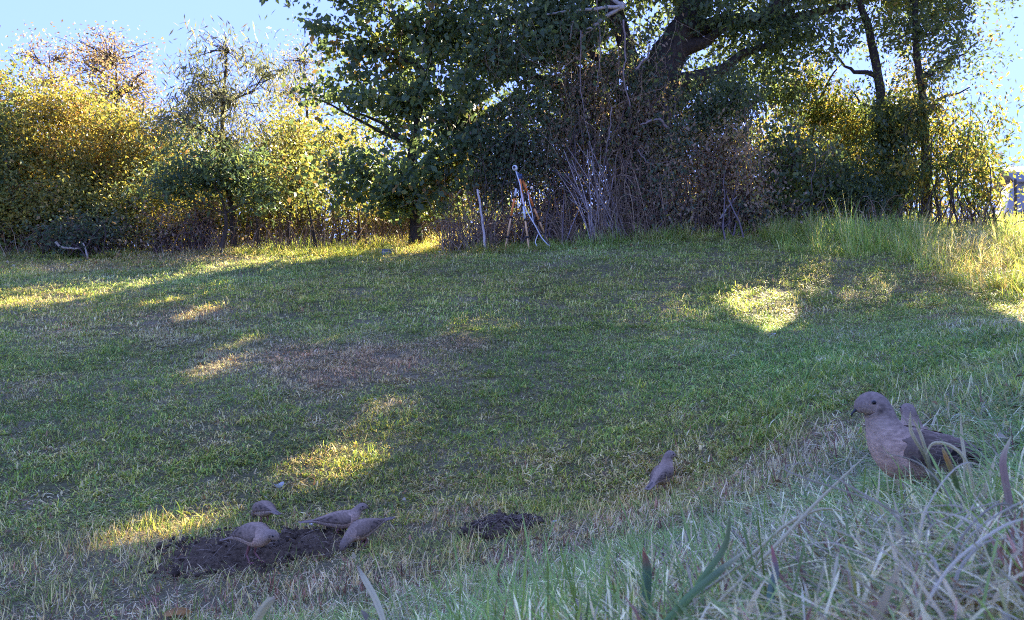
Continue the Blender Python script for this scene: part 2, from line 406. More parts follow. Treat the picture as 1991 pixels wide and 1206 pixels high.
# --- left wood
plant('leafy_tree', 'dark green leafy tree cut by the picture edge beside the yellow tree', 'tree', G(-30, 18.5), [blob(-20,260,55,120,18.5,1.2,3), blob(-30,400,60,80,18.2,1,2.5)], .11, DARK, 21, trunk=[U(-25,300,18.5), U(-20,200,18.5)], r0=.12)
plant('yellow_tree', 'broad yellow-leaved tree with thin leaning stems at the lawn edge', 'tree', G(115, 19), [blob(120,215,95,85,19,1.4,1.7), blob(70,300,80,90,18.8,1.2,1.7), blob(165,330,95,85,18.8,1.2,1.7), blob(95,405,110,55,18.6,1,1.8), blob(30,330,50,80,18.9,1,1.7), blob(150,400,70,60,18.8,1,1.8), blob(40,200,50,60,19.2,1,1.3)], .082, YEL, 22,
      trunk=[U(118,400,19), U(105,290,19), U(88,220,19), U(120,150,19)], clump=.2, per=30, bark=(.15, .115, .09), twigs=130, r0=.06, droop=.5)
plant('yellow_tree', 'yellow tree with golden crown standing under the pinkish bare-topped tree', 'tree', G(180, 19.6), [blob(235,260,85,80,19.6,1.3,1.7), blob(210,350,80,85,19.4,1.2,1.7), blob(290,330,70,80,19.4,1.2,1.7), blob(240,420,90,50,19.2,1,1.6), blob(300,400,70,60,19.3,1,1.7), blob(330,260,40,60,19.8,.9,1.5)], .082, YEL, 23,
      trunk=[U(190,400,19.6), U(215,300,19.6), U(235,220,19.6)], clump=.2, per=30, bark=(.15, .115, .09), twigs=130, r0=.055, droop=.5)
plant('thin_tree', 'tall pinkish-brown tree with a thinning crown above the yellow trees', 'tree', G(225, 23), [blob(215,110,75,55,23,1.3,.7), blob(165,120,40,45,23,1,.6), blob(265,160,50,60,23,1,.6), blob(215,180,70,40,23,1,.6)], .085, PINK, 24,
      trunk=[U(225,350,23), U(228,200,23), U(222,70,23)], r0=.09, twigs=140, clump=.22, tw=.014, group='thinning pinkish trees')
plant('thin_tree', 'smaller pinkish tree with a sparse top over the yellow tree', 'tree', G(105, 23), [blob(65,110,28,28,23,.7,.8), blob(112,112,24,28,23,.7,.8), blob(90,160,50,30,23,.8,.8)], .085, PINK, 25,
      trunk=[U(105,300,23), U(100,180,23), U(95,100,23)], r0=.07, twigs=70, clump=.2, tw=.012, group='thinning pinkish trees')
plant('feathery_tree', 'grey-green feathery tree with drooping fronds and a dark leaning trunk', 'tree', G(458, 17.8), [blob(445,100,75,40,17.8,1.2,.75), blob(380,150,60,35,17.8,1,.9), blob(510,150,50,45,17.8,1,.8), blob(430,190,70,45,17.8,1.2,1.5), blob(350,225,50,45,17.6,1,1.5), blob(440,270,60,50,17.6,1,1.6)], .20, GREY, 26, asp=.14,
      trunk=[U(452,420,17.8), U(438,330,17.8), U(432,220,17.8), U(440,120,17.8), U(437,60,17.8)], r0=.085, droop=.75, clump=.22, twigs=170, tw=.011)
plant('feathery_tree', 'low dark boughs of a feathery tree hanging between the yellow trees', 'tree', G(428, 17.2), [blob(385,330,75,55,17.2,1,2.6), blob(330,360,50,35,17.2,.8,2), blob(470,330,60,40,17.2,.8,2.2), blob(520,375,50,35,17.2,.8,2)], .15, DARK, 27, asp=.3,  # shaded lower crown of the feathery tree, its shade put into darker leaves
      trunk=[U(440,440,17.2), U(432,390,17.2), U(400,330,17.2)], r0=.06, droop=.5, clump=.22)
plant('yellow_tree', 'yellow-green tree glowing in sunlight beside the dark overhanging boughs', 'tree', G(560, 19.8), [blob(560,270,75,70,19.8,1.3,1.7), blob(520,340,70,60,19.6,1.1,1.7), blob(610,330,80,75,19.8,1.1,1.7), blob(690,320,60,80,20,1,1.6)], .082, YGR+YEL[:2], 28,
      trunk=[U(562,400,19.8), U(575,300,19.8), U(560,220,19.8)], clump=.2, per=30, bark=(.15, .115, .09), twigs=130, r0=.055)
plant('thin_tree', 'pale wispy tree against the sky behind the dark boughs', 'tree', G(600, 24), [blob(590,120,45,50,24,1,.6), blob(560,180,50,40,24,1,.7), blob(620,190,40,50,24,1,.8)], .10, PINK[1:]+GREY, 29, asp=.3,
      trunk=[U(600,300,24), U(595,180,24), U(590,80,24)], r0=.07, twigs=110, clump=.25, tw=.012)
# saplings with bare stems at the lawn edge
for (px, Y, top, lean, lab) in ((505,17.6,350,-14,'slim bare-stemmed sapling just beside the leaning dark trunk'), (562,17.9,360,4,'straight slim sapling stem between two others at the lawn edge'),
                               (616,17.4,330,-26,'leaning sapling whose thin stem tilts over the lawn edge'), (700,17.8,370,-6,'thin sapling stem under the dark boughs near the flat stone')):
    plant('sapling', lab, 'tree', G(px, Y), [blob(px+lean*1.5,top,50,40,Y,.8,1.1)], .082, YGR, 300+px, trunk=[U(px+lean*.4,430,Y), U(px+lean,top+30,Y)], r0=.045, bark=(.04,.032,.028), twigs=16, group='slim saplings along the lawn edge')
# sunlit bushes behind the stems
for k, (px, py, rx, ry_, Y, pal, lab) in enumerate(((30,440,80,50,18.6,YGR,'low bush with mixed leaves at the edge under the dark green tree'), (150,420,90,50,20.5,YEL,'yellow bush behind the fallen pale branches'), (280,425,80,50,20.8,YEL,'yellow bush behind the brambles'),
     (395,425,80,55,21,YGR,'yellow-green bush showing behind the leaning dark trunk'), (500,430,75,55,21.5,YEL,'bright yellow bush lit between the sapling stems'), (600,420,75,60,21.5,YGR,'bright green bush behind the leaning sapling'),
     (690,425,70,50,21.8,YEL,'sunlit yellow bush low under the dark boughs'), (780,425,70,55,21.5,YEL,'golden sunlit bush behind the dark tree trunk'), (865,420,60,60,21.8,YGR,'yellow-green bush beside the vine thicket'))):
    plant('bush', lab, 'bush', G(px, Y), [blob(px,py,rx,ry_,Y,1.0,2.0), blob(px+rx*.3,py-ry_*.9,rx*.7,ry_*.7,Y+.3,.8,1.4)], .10, pal, 400+k, twigs=20, stems=6, group='sunlit bushes behind the stems', bark=(.09,.07,.055))
plant('yellow_shrub', 'low yellow leafy growth filling the space under the broad yellow tree', 'bush', G(60, 18), [blob(30,400,60,45,18,.8,1.7), blob(95,415,60,40,18,.8,1.5), blob(20,340,40,50,18.2,.8,1.6), blob(150,390,50,50,18,.8,1.4)], .082, YEL[:3] + YGR, 43, stems=8, twigs=40)
plant('yellow_shrub', 'low yellow leafy growth with thin stems under the golden crown', 'bush', G(240, 18), [blob(215,400,55,45,18.1,.8,1.5), blob(275,395,55,50,18.1,.8,1.6), blob(325,370,45,55,18.3,.8,1.5), blob(300,445,50,30,17.9,.7,1.2)], .082, YEL[:4] + YGR[:2], 44, stems=8, twigs=40)
plant('bramble_bush', 'dark tangled bramble low at the lawn edge by the fallen pale branches', 'bush', G(190, 17.3), [blob(190,450,70,30,17.3,.6,2.6), blob(120,462,50,22,17.2,.5,2.2)], .09, DEEP, 41, stems=26, twigs=40, bark=(.10,.07,.065))
plant('bramble_bush', 'reddish-brown bramble with dry stems left of the leaning dark trunk', 'bush', G(335, 17.6), [blob(330,440,70,38,17.6,.6,1.2), blob(395,420,40,45,17.7,.5,1)], .08, VINE, 42, stems=40, twigs=60, bark=(.16,.11,.10))

# the wood goes on behind: one far mass of lit leaves
r9 = np.random.default_rng(91); bl = []
for px in range(-140, 960, 46):
    Y = 24 + 5 * r9.random(); top = np.interp(px, [-140, 0, 300, 420, 560, 700, 960], [230, 250, 300, 330, 300, 230, 250]) + 30 * r9.normal()
    for py in np.arange(top, 500, 62): bl.append(blob(px + 14 * r9.normal(), py, 42, 46, Y, 1.2, 1.5))
for px in range(960, 1500, 60): bl.append(blob(px, 430 + 12 * r9.normal(), 48, 45 + 15 * r9.random(), 27, 1.2, 1.2))
for px in range(1500, 1940, 56):
    for py in (270, 340, 410): bl.append(blob(px + 14 * r9.normal(), py + 20 * r9.normal(), 48, 48, 25 + 2 * r9.random(), 1.2, 1.5))
V, q, C, K = leaves(bl, .15, .55, YGR + YEL[:2] + DARK[:2], r9, .5, .35, 40, .8)
o = link('woodland', npmesh('woodland', V, q, False, C), None, M_LEAF); tag(o, 'mass of yellow-green leaves deeper in the wood behind the trees', kind='stuff')

# --- the dark broad-leaved tree left of centre
def dark_extra(root, base, r): pass
plant('dark_tree', 'dark broad-leaved tree with a slim trunk and low drooping boughs', 'tree', G(810, 17.2),
      [blob(850,60,130,95,17.6,1.6,3.2), blob(700,90,85,70,17.4,1.3,1.9), blob(650,60,55,50,17.4,1,1.1), blob(660,190,70,60,17.4,1.1,1.6), blob(780,200,110,90,17.4,1.4,2.6), blob(900,240,80,120,17.2,1.2,3.2),
       blob(690,330,85,55,17.2,1.1,2.8), blob(770,370,110,50,17.2,1.1,3.2), blob(860,340,70,80,17,1,3), blob(610,190,35,35,17.4,.7,1.0), blob(760,-110,190,130,18,2.4,3.0), blob(640,-40,80,60,17.6,1.2,1.3)],
      .15, DARK, 51, asp=.62, per=34, trunk=[U(806,400,17.2), U(800,300,17.3), U(830,150,17.4), U(850,20,17.6), U(830,-120,18)], r0=.13, droop=.55, clump=.2, bark=(.045,.038,.032), twigs=220)
# --- the great old tree
def old_extra(root, base, r):
    for pts, rad in (([(1215,12),(1190,25),(1150,55),(1128,76)], .05), ([(1215,12),(1150,18),(1100,22),(1058,32)], .04), ([(1120,22),(1112,50),(1108,80)], .025), ([(1215,12),(1185,-4),(1160,-15)], .045), ([(1150,55),(1135,58),(1128,66)], .02)):
        mb = MB(); P = spline([U(x, y, 16.4 + .1 * i) for i, (x, y) in enumerate(pts)], 12); mb.tube(P + r.normal(size=P.shape) * .008, np.linspace(rad, rad * .5, 12), 7, (.40, .37, .34), True, .2)
        mb.build('dead_branch', M_TWIG, root, origin=base)
    for pts, rad in (([(1213,40),(1216,110),(1212,150),(1226,212)], .02), ([(1300,250),(1278,232),(1245,243)], .03), ([(1236,135),(1258,110),(1262,90)], .025), ([(1130,60),(1128,150),(1135,215),(1150,290)], .012), ([(1190,210),(1180,290),(1170,350)], .014),
                     ([(1160,-20),(1165,100),(1160,180)], .012), ([(1420,380),(1405,415),(1400,425)], .03), ([(1345,270),(1370,340),(1360,420),(1375,450)], .012), ([(1240,290),(1262,318),(1310,312),(1318,308)], .014), ([(1250,370),(1280,376),(1300,380)], .014)):
        mb = MB(); P = spline([U(x, y, 16.2) for x, y in pts], 16); mb.tube(P + r.normal(size=P.shape) * .012, np.linspace(rad, rad * .6, 16), 6, (.24, .19, .18), True, .2)
        mb.build('vine', M_TWIG, root, origin=base)
    mb = MB()
    for pts, ra in (([(1268,200),(1225,120),(1205,40),(1190,-60)], .26), ([(1330,70),(1400,45),(1480,40),(1580,30),(1650,10)], .20), ([(1315,90),(1355,40),(1365,30)], .12), ([(1480,40),(1560,-30),(1650,-120)], .14), ([(1205,40),(1120,-60),(1050,-140)], .16)):
        P = spline([U(x, y, 18 + .1 * i) for i, (x, y) in enumerate(pts)], 16); mb.tube(P + r.normal(size=P.shape) * .02, np.linspace(ra, ra * .4, 16), 10, (.055, .045, .04), True, .2)
    mb.build('limb', M_BARK, root, origin=base)
plant('old_tree', 'huge dark old tree whose thick trunk curves up out of the vine thicket', 'tree', G(1242, 18),
      [blob(1080,70,130,110,17.8,1.6,3.2), blob(1010,200,80,100,17.4,1.2,2.4), blob(1130,210,80,90,18.5,1.1,2.4), blob(1190,60,60,80,18.6,1,1.8), blob(1190,170,45,90,17.2,.8,1.1), blob(1250,260,45,80,17.3,.5,1.5), blob(1225,120,40,80,17.4,.5,1.2), blob(1300,170,30,60,17.3,.4,.5), blob(960,110,80,80,17.6,1,2.4), blob(1430,40,110,45,17.6,1.4,2.6), blob(1540,60,75,60,17.8,1.2,2.6), blob(1440,130,90,55,19.3,1.2,2.0), blob(1500,180,80,60,19,1.1,1.8),
       blob(1350,-90,240,110,18.5,2.6,4), blob(1080,-120,220,140,18.5,2.6,4), blob(1560,-80,170,110,18.5,2.4,4), blob(1200,-330,300,170,20,4,3.6), blob(1500,-300,300,170,20.5,4,3.6), blob(1000,-330,220,140,20.5,3.5,3.4), blob(1450,-180,280,130,21,4,3)],  # unseen crown above the view, thickened and widened to shade the lawn
      .14, DARK[:3] + DEEP[:2], 61, asp=.5, trunk=[U(1240,330,18), U(1268,210,18), U(1300,110,18), U(1345,30,18), U(1390,-90,18.3), U(1400,-260,19)], r0=.62, bark=(.055, .045, .04), droop=.5, clump=.32, twigs=120, tw=.016, extra=old_extra)
# --- the vine thicket under it
for k, (lab, Yb, bl, L, pal, st) in enumerate((
    ('dark green bush with fine leaves behind the orange tripod', 16.9, [blob(1000,290,70,75,16.9,.9,3), blob(960,340,60,70,16.8,.8,2.6), blob(1060,330,60,60,17,.8,2.2)], .085, DEEP, 20),
    ('purplish vine-draped bush between tripod and arching canes', 17.2, [blob(1130,150,60,100,17.3,.7,1.6), blob(1110,280,70,80,17.2,.9,1.7), blob(1090,380,60,60,17,.7,1.2)], .085, VINE, 26),
    ('tall vine curtain with gaps of sky behind the arching canes', 17.4, [blob(1190,260,55,80,17.4,.8,1.2), blob(1215,370,60,60,17.4,.7,1.1)], .08, VINE, 30),
    ('brown vine-covered mound below the thick curving trunk', 16.7, [blob(1225,200,60,90,17.0,.5,1.5), blob(1290,220,45,60,16.9,.4,1.3), blob(1290,300,75,80,16.7,.9,2.6), blob(1270,400,70,60,16.5,.8,2)], .085, VINE + DEEP[:1], 34),
    ('blue-green leafy mound crowning the vine thicket', 16.6, [blob(1380,220,75,50,16.6,.9,3), blob(1420,190,60,45,16.8,.8,2.6)], .085, DEEP[:2] + WIL[:1], 10),
    ('wide purple-brown curtain of hanging vines at the right of the thicket', 16.4, [blob(1400,320,85,80,16.4,.9,3), blob(1440,400,75,60,16.2,.8,2.4), blob(1350,400,60,55,16.3,.7,2)], .085, VINE, 40),
    ('dark green weeping bush at the end of the vine thicket', 16.4, [blob(1530,320,60,90,16.4,.9,2.8), blob(1510,400,60,50,16.2,.7,2.4)], .12, WIL[:3] + DEEP, 14))):
    plant('vine_bush', lab, 'bush', G(bl[0]['c'][0] / Yb * F + W / 2, Yb), bl, L, pal, 500 + k, asp=.5, stems=st, twigs=70, bark=(.15, .115, .115), droop=.8, clump=.22, flat=1.4, group='vine-draped bushes under the old tree')
# --- right wood
plant('willow_tree', 'yellow-green narrow-leaved tree glowing beyond the vine thicket', 'tree', G(1620, 19.5), [blob(1600,230,90,70,19.5,1.2,1.8), blob(1660,260,80,70,19.3,1.1,1.8), blob(1560,170,60,50,19.6,1,1.8), blob(1640,330,90,60,19,1,1.8)], .13, WIL + YEL[:2], 71, asp=.3,
      trunk=[U(1575,400,19.5), U(1580,250,19.5), U(1610,160,19.5), U(1640,120,19.5)], r0=.08, droop=.8, clump=.19)
plant('willow_tree', 'dark shaded weeping shrub in front of the glowing narrow-leaved tree', 'bush', G(1620, 17), [blob(1600,360,85,70,17,.9,3), blob(1680,380,60,60,16.8,.8,2.6)], .12, WIL[:3] + DEEP[:2], 72, asp=.3, stems=18, droop=.8, clump=.22)
plant('tall_tree', 'tall slender tree whose bare dark trunk forks against the sky', 'tree', G(1735, 18), [blob(1690,60,70,50,18,1.1,.8), blob(1620,100,55,45,18.2,1,.8), blob(1660,180,60,45,18.2,1,.8), blob(1740,230,40,60,18,.7,1.1), blob(1740,-120,130,120,18.5,2.2,3.4), blob(1830,-330,230,150,18.5,4,3.6), blob(1660,-330,200,140,19.5,3.5,3.6), blob(1680,-160,110,110,20,2.5,3)], .11, DARK[1:] + WIL[:2], 73, asp=.4,  # high blobs out of view fill the crown out to shade the lawn
      trunk=[U(1725,330,18), U(1712,180,18), U(1690,60,18), U(1668,-30,18), U(1700,-200,18.4), U(1740,-330,18.6)], r0=.14, bark=(.05,.042,.04), droop=.6, clump=.28, twigs=150, tw=.013)
plant('tall_tree', 'tall airy tree with leafy boughs hanging out over open sky', 'tree', G(1800, 17.6), [blob(1790,60,60,55,17.6,1,1.2), blob(1850,110,60,55,17.6,1,1.3), blob(1895,85,45,50,17.6,.8,1.2), blob(1840,30,60,45,17.6,1,1.3), blob(1885,170,35,30,17.6,.6,.9), blob(1800,160,50,50,17.6,.8,1), blob(1900,5,45,30,17.6,.8,1), blob(1880,-130,150,110,17.4,2.4,3.6), blob(2060,-330,230,160,16.8,4.5,3.8), blob(2000,-180,110,90,17,2.2,3.4), blob(2230,-420,200,150,16,4,3.4), blob(1740,-40,140,110,22,2.2,3.2), blob(1840,-120,120,110,21,2.2,3), blob(1950,-520,260,140,17,4,3.4)], .11, DARK[1:] + DEEP[:1], 74, asp=.45,  # blobs outside the view are added so this crown shades the lawn
      trunk=[U(1800,330,17.6), U(1795,200,17.6), U(1780,80,17.6), U(1788,-40,17.6), U(1850,-200,17.4), U(1950,-330,17)], r0=.11, bark=(.05,.042,.04), droop=.5, clump=.25, twigs=200, tw=.012)
plant('vine_tree', 'dark vine-choked trunk clothed in leaves between the two tall trees', 'tree', G(1745, 17.4), [blob(1735,260,45,60,17.4,.6,2.6), blob(1740,340,50,60,17.3,.6,2.8), blob(1710,230,25,60,17.6,.4,2)], .10, WIL[:3] + DEEP[:2], 75, trunk=[U(1745,330,17.4), U(1735,230,17.4)], r0=.1, droop=.7, clump=.2)
plant('rounded_bush', 'large rounded leafy bush at the end of the wood beside the open sky', 'bush', G(1850, 16.6), [blob(1830,260,75,70,16.8,1,1.8), blob(1880,290,60,90,16.6,.9,1.8), blob(1900,330,35,75,16.7,.8,2), blob(1800,340,80,60,16.5,.9,1.8), blob(1900,370,50,60,16.5,.8,2), blob(1790,220,50,40,17,.8,2)], .11, WIL + YEL[:1], 76, asp=.4, stems=10, twigs=120, droop=.75, clump=.17)
plant('rounded_bush', 'low mixed bush with stems above the meadow by the picture edge', 'bush', G(1960, 18.5), [blob(1945,412,40,24,18.5,.6,1.2), blob(1995,418,40,20,18.5,.6,1.0)], .09, YGR + PINK, 77, stems=10, twigs=30)
plant('yellow_shrub', 'lit yellow shrub peeping between the tall airy tree and its neighbour', 'bush', G(1770, 20), [blob(1775,150,30,35,20,.6,1.3), blob(1775,215,50,50,20,.8,1.8)], .082, YEL[:3], 78, twigs=20)
plant('distant_tree', 'round bluish distant tree beside the grey house roof', 'tree', G(1968, 70), [blob(1968,338,24,18,70,1.5,2.2), blob(1972,352,26,16,70,1.5,2)], .30, [(1, .10, .12, .14), (1, .13, .14, .17)], 79, trunk=[U(1968,345,70)], r0=.2, twigs=0, clump=.5)  # bluish leaves: distance haze put into the leaf colour

# ------------------------------------------------------------------ far house and pole
hc = U(2000, 372, 62); hb = gz(hc[0], 62.)
house = empty('house', (hc[0], 62, hb), 'pale grey house with a low pitched roof beyond the meadow', 'house', rz=math.radians(-18))
ztop = U(2000, 357, 62)[2] - hb
mb = MB(); mb.box((2.2, 0, ztop / 2), (3.6, 3, ztop / 2), None, (.26, .28, .33)); mb.build('wall', M_HOUSE, house, False)
mb = MB()
e, rdg = 4.0, ztop + 1.3
v = [(-1.8, -3.5, ztop - .12), (6.2, -3.5, ztop - .12), (6.2, 0, rdg), (-1.8, 0, rdg), (-1.8, 3.5, ztop - .12), (6.2, 3.5, ztop - .12)]
v = np.array(v + [(a, b_, c - .16) for a, b_, c in v])
mb.add(v, [(0, 1, 2, 3), (3, 2, 5, 4), (6, 9, 8, 7), (9, 10, 11, 8), (0, 6, 7, 1), (4, 5, 11, 10), (0, 3, 9, 6), (3, 4, 10, 9), (1, 7, 8, 2), (2, 8, 11, 5)], None, (.24, .24, .26)); mb.build('roof', M_HOUSE, house, False)
for x in (0., 2.6):
    mb = MB(); mb.box((x, -3.03, ztop - 1.6), (.5, .05, .6), None, (.7, .7, .7)); f = mb.build('window', M_HOUSE, house, False)
    mb = MB(); mb.box((x, -3.09, ztop - 1.6), (.42, .02, .52), None, (.06, .07, .09)); mb.build('pane', M_PLASTIC, f, False)
pb = G(1974, 24)
mb = MB(); mb.tube([pb - [0, 0, .2], U(1974, 349, 24)], [.045, .04], 8, (.09, .08, .075))
tag(mb.build('fence_post', M_TWIG, None, origin=pb), 'thin dark wooden post standing in front of the distant house', 'post')

# ------------------------------------------------------------------ grass: tufts instanced on scattered points, one object per kind of growth
def blades(r, n, spread, h0, h1, w0, w1, lean, pal, seg=3, curl=.6, emin=0., hue=(1, 1, 1)):
    V, Q, T, C = [], [], [], []; o = 0
    cols = np.array([c[1:] for c in pal]); wt = np.array([c[0] for c in pal], float); wt /= wt.sum()
    for i in range(n):
        cu = curl * 2.0 * r.random()
        a = r.random() * 6.283; rad = spread * math.sqrt(r.random()); p = np.array([math.cos(a) * rad, math.sin(a) * rad, -.012])
        h = h0 + (h1 - h0) * r.random(); w = (w0 + (w1 - w0) * r.random()) * .5
        b = r.random() * 6.283; dirh = np.array([math.cos(b), math.sin(b), 0]); side = np.array([-math.sin(b), math.cos(b), 0])
        e = emin * r.random() ** .5 + lean * (r.random() ** .8) * 1.5; c = cols[r.choice(len(pal), p=wt)] * np.array(hue) * (.6 + .8 * r.random())
        for k in range(seg):
            ww = w * (1 - .12 * k) if k < seg - 1 else w * .62
            V += [p - side * ww, p + side * ww]; C += [c * (.74 + .26 * k / (seg - 1.))] * 2  # darker towards the base: shade between blades put into the colour
            ang = e + cu * k / seg
            st = h / seg; p = p + dirh * math.sin(ang) * st + np.array([0, 0, math.cos(ang) * st])
            if k < seg - 1: Q.append((o + 2 * k, o + 2 * k + 1, o + 2 * k + 3, o + 2 * k + 2))
        V.append(p); C.append(c * 1.1); T.append((o + 2 * seg - 2, o + 2 * seg - 1, o + 2 * seg)); o += 2 * seg + 1
    return np.array(V), np.array(Q), np.array(T), np.array(C)
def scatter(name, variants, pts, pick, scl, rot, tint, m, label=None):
    """one stuff object: variants are its own islands, scattered by its geometry nodes"""
    Vs, Qs, Ts, Cs, ids = [], [], [], [], []; o = 0
    for k, (v, q, t, c) in enumerate(variants):
        Vs.append(v); Qs.append(q + o); Ts.append(t + o); Cs.append(c); ids.append(np.full(len(v), k)); o += len(v)
    n = len(pts)
    Vs.append(pts); Cs.append(np.ones((n, 3))); ids.append(np.full(n, -1))
    me = npmesh(name, np.concatenate(Vs), [np.concatenate(Qs), np.concatenate(Ts)], False, np.concatenate(Cs))
    def attr(nm, ty, f, data, k):
        a = me.attributes.new(nm, ty, 'POINT'); full = np.zeros((o + n, k), np.float32 if ty != 'INT' else np.int32)
        full[o:] = np.asarray(data).reshape(n, k); a.data.foreach_set(f, full.ravel())
    a = me.attributes.new('vid', 'INT', 'POINT'); a.data.foreach_set('value', np.concatenate(ids).astype(np.int32))
    attr('pick', 'INT', 'value', pick, 1); attr('scl', 'FLOAT_VECTOR', 'vector', scl, 3); attr('rot', 'FLOAT_VECTOR', 'vector', rot, 3)
    attr('tint', 'FLOAT_COLOR', 'color', np.concatenate([tint, np.ones((n, 1))], 1), 4)
    ob = link(name, me, None, m); tag(ob, label, None, None, 'stuff')
    ng = bpy.data.node_groups.new(name + '_scatter', 'GeometryNodeTree')
    ng.interface.new_socket('Geometry', in_out='INPUT', socket_type='NodeSocketGeometry'); ng.interface.new_socket('Geometry', in_out='OUTPUT', socket_type='NodeSocketGeometry')
    N, L = ng.nodes, ng.links
    gi = N.new('NodeGroupInput'); go = N.new('NodeGroupOutput')
    def named(nm, ty):
        x = N.new('GeometryNodeInputNamedAttribute'); x.data_type = ty; x.inputs[0].default_value = nm; return x.outputs[0]
    vid = named('vid', 'INT')
    def part(k):
        c = N.new('FunctionNodeCompare'); c.data_type = 'INT'; c.operation = 'EQUAL'
        ins = [s for s in c.inputs if s.type == 'INT']; L.new(vid, ins[0]); ins[1].default_value = k
        s = N.new('GeometryNodeSeparateGeometry'); s.domain = 'POINT'; L.new(gi.outputs[0], s.inputs[0]); L.new(c.outputs[0], s.inputs[1]); return s.outputs[0]
    mp = N.new('GeometryNodeMeshToPoints'); L.new(part(-1), mp.inputs[0])
    iop = N.new('GeometryNodeInstanceOnPoints'); L.new(mp.outputs[0], iop.inputs['Points'])
    tg = N.new('GeometryNodeGeometryToInstance')
    for k in reversed(range(len(variants))): L.new(part(k), tg.inputs[0])     # the last link made comes first
    L.new(tg.outputs[0], iop.inputs['Instance']); iop.inputs['Pick Instance'].default_value = True
    L.new(named('pick', 'INT'), iop.inputs['Instance Index'])
    er = N.new('FunctionNodeEulerToRotation'); L.new(named('rot', 'FLOAT_VECTOR'), er.inputs[0]); L.new(er.outputs[0], iop.inputs['Rotation'])
    L.new(named('scl', 'FLOAT_VECTOR'), iop.inputs['Scale']); L.new(iop.outputs[0], go.inputs[0])
    md = ob.modifiers.new('scatter', 'NODES'); md.node_group = ng
    return ob
def noise2(x, y, s, seed):
    r = np.random.default_rng(seed); v = np.zeros_like(x)
    for _ in range(7):
        a = r.random() * 6.283; k = s * (.5 + 1.3 * r.random()); v += np.sin((x * math.cos(a) + y * math.sin(a)) * k + r.random() * 6.283)
    return v / 3.2
def inview(x, y, pad=90):
    px, py = proj(np.stack([x, y, gz(x, y)], -1)); return (px > -pad) & (px < W + pad) & (py < H + 160) & (y > .2)
def sample(n, y0, y1, power=1.0):
    """points over the wedge in view, with density falling off with distance by the given power"""
    u = rng.random(n * 3)
    e = 2.0 - power
    y = (y0 ** e + u * (y1 ** e - y0 ** e)) ** (1 / e) if abs(e) > .01 else y0 * (y1 / y0) ** u
    x = (rng.random(n * 3) * 2 - 1) * (y * .70 + .25); k = inview(x, y); return x[k][:n], y[k][:n]
# where earth lies bare (image outlines) where the turf is dry, and sunlit tone painted into sun patches
BARE = [[(300,1112),(345,1075),(400,1048),(470,1036),(540,1042),(600,1038),(660,1040),(680,1058),(640,1082),(560,1092),(520,1114),(420,1118)], [(918,1046),(945,1022),(985,1010),(1030,1018),(1015,1034),(960,1048)], [(820,1060),(850,1040),(905,1030),(900,1050),(850,1066)]]
DRY_SUN = [(740,700,140,38,.9), (900,668,60,16,.6), (640,735,80,22,.6), (110,640,90,30,.45), (320,640,60,25,.5), (560,690,60,30,.5), (60,760,80,40,.4), (1280,260,1,1,0), (430,700,70,30,.6), (1470,608,110,50,-.3), (370,612,60,14,.7), (1560,610,60,22,.6), (1890,500,120,60,.6), (380,500,120,8,.6), (100,520,120,10,.5)]
def dry_sun_mix(x, y):
    px, py = proj(np.stack([x, y, gz(x, y)], -1)); d = .35 + .15 * noise2(x, y, 1.6, 3) + .14 * noise2(x, y, 5, 4) + .12 * noise2(x, y, 11, 6)
    for cx, cy, a, b, w in DRY_SUN: d += w * np.exp(-((px - cx) / a) ** 2 - ((py - cy) / b) ** 2)
    d += .45 * np.clip((py - 1000) / 160, 0, 1) + .42 * np.clip((px - 1000) / 500, 0, 1) * np.clip((py - 720) / 200, 0, 1)
    return np.clip(d, 0, 1), px, py
GRN = [(5, .235, .32, .085), (4, .30, .37, .09), (3, .18, .28, .085), (2.5, .38, .39, .085), (2.2, .56, .48, .23)]
MIX = [(4, .235, .31, .085), (3, .30, .34, .085), (2, .38, .34, .12), (4, .60, .50, .27), (2.5, .42, .31, .16)]
STR = [(4, .56, .46, .29), (3, .44, .34, .22), (3, .64, .55, .38), (3, .20, .25, .09), (1.5, .26, .19, .14), (1.3, .34, .17, .13)]
r_ = np.random.default_rng(5)
def trio(n, spread, h0, h1, w0, w1, lean, k=3, seg=3, curl=.6, emin=0., hue=(1, 1, 1)): return [blades(r_, n, spread, h0, h1, w0, w1, lean, p, seg, curl, emin, hue) for p in (GRN, MIX, STR) for _ in range(k)]
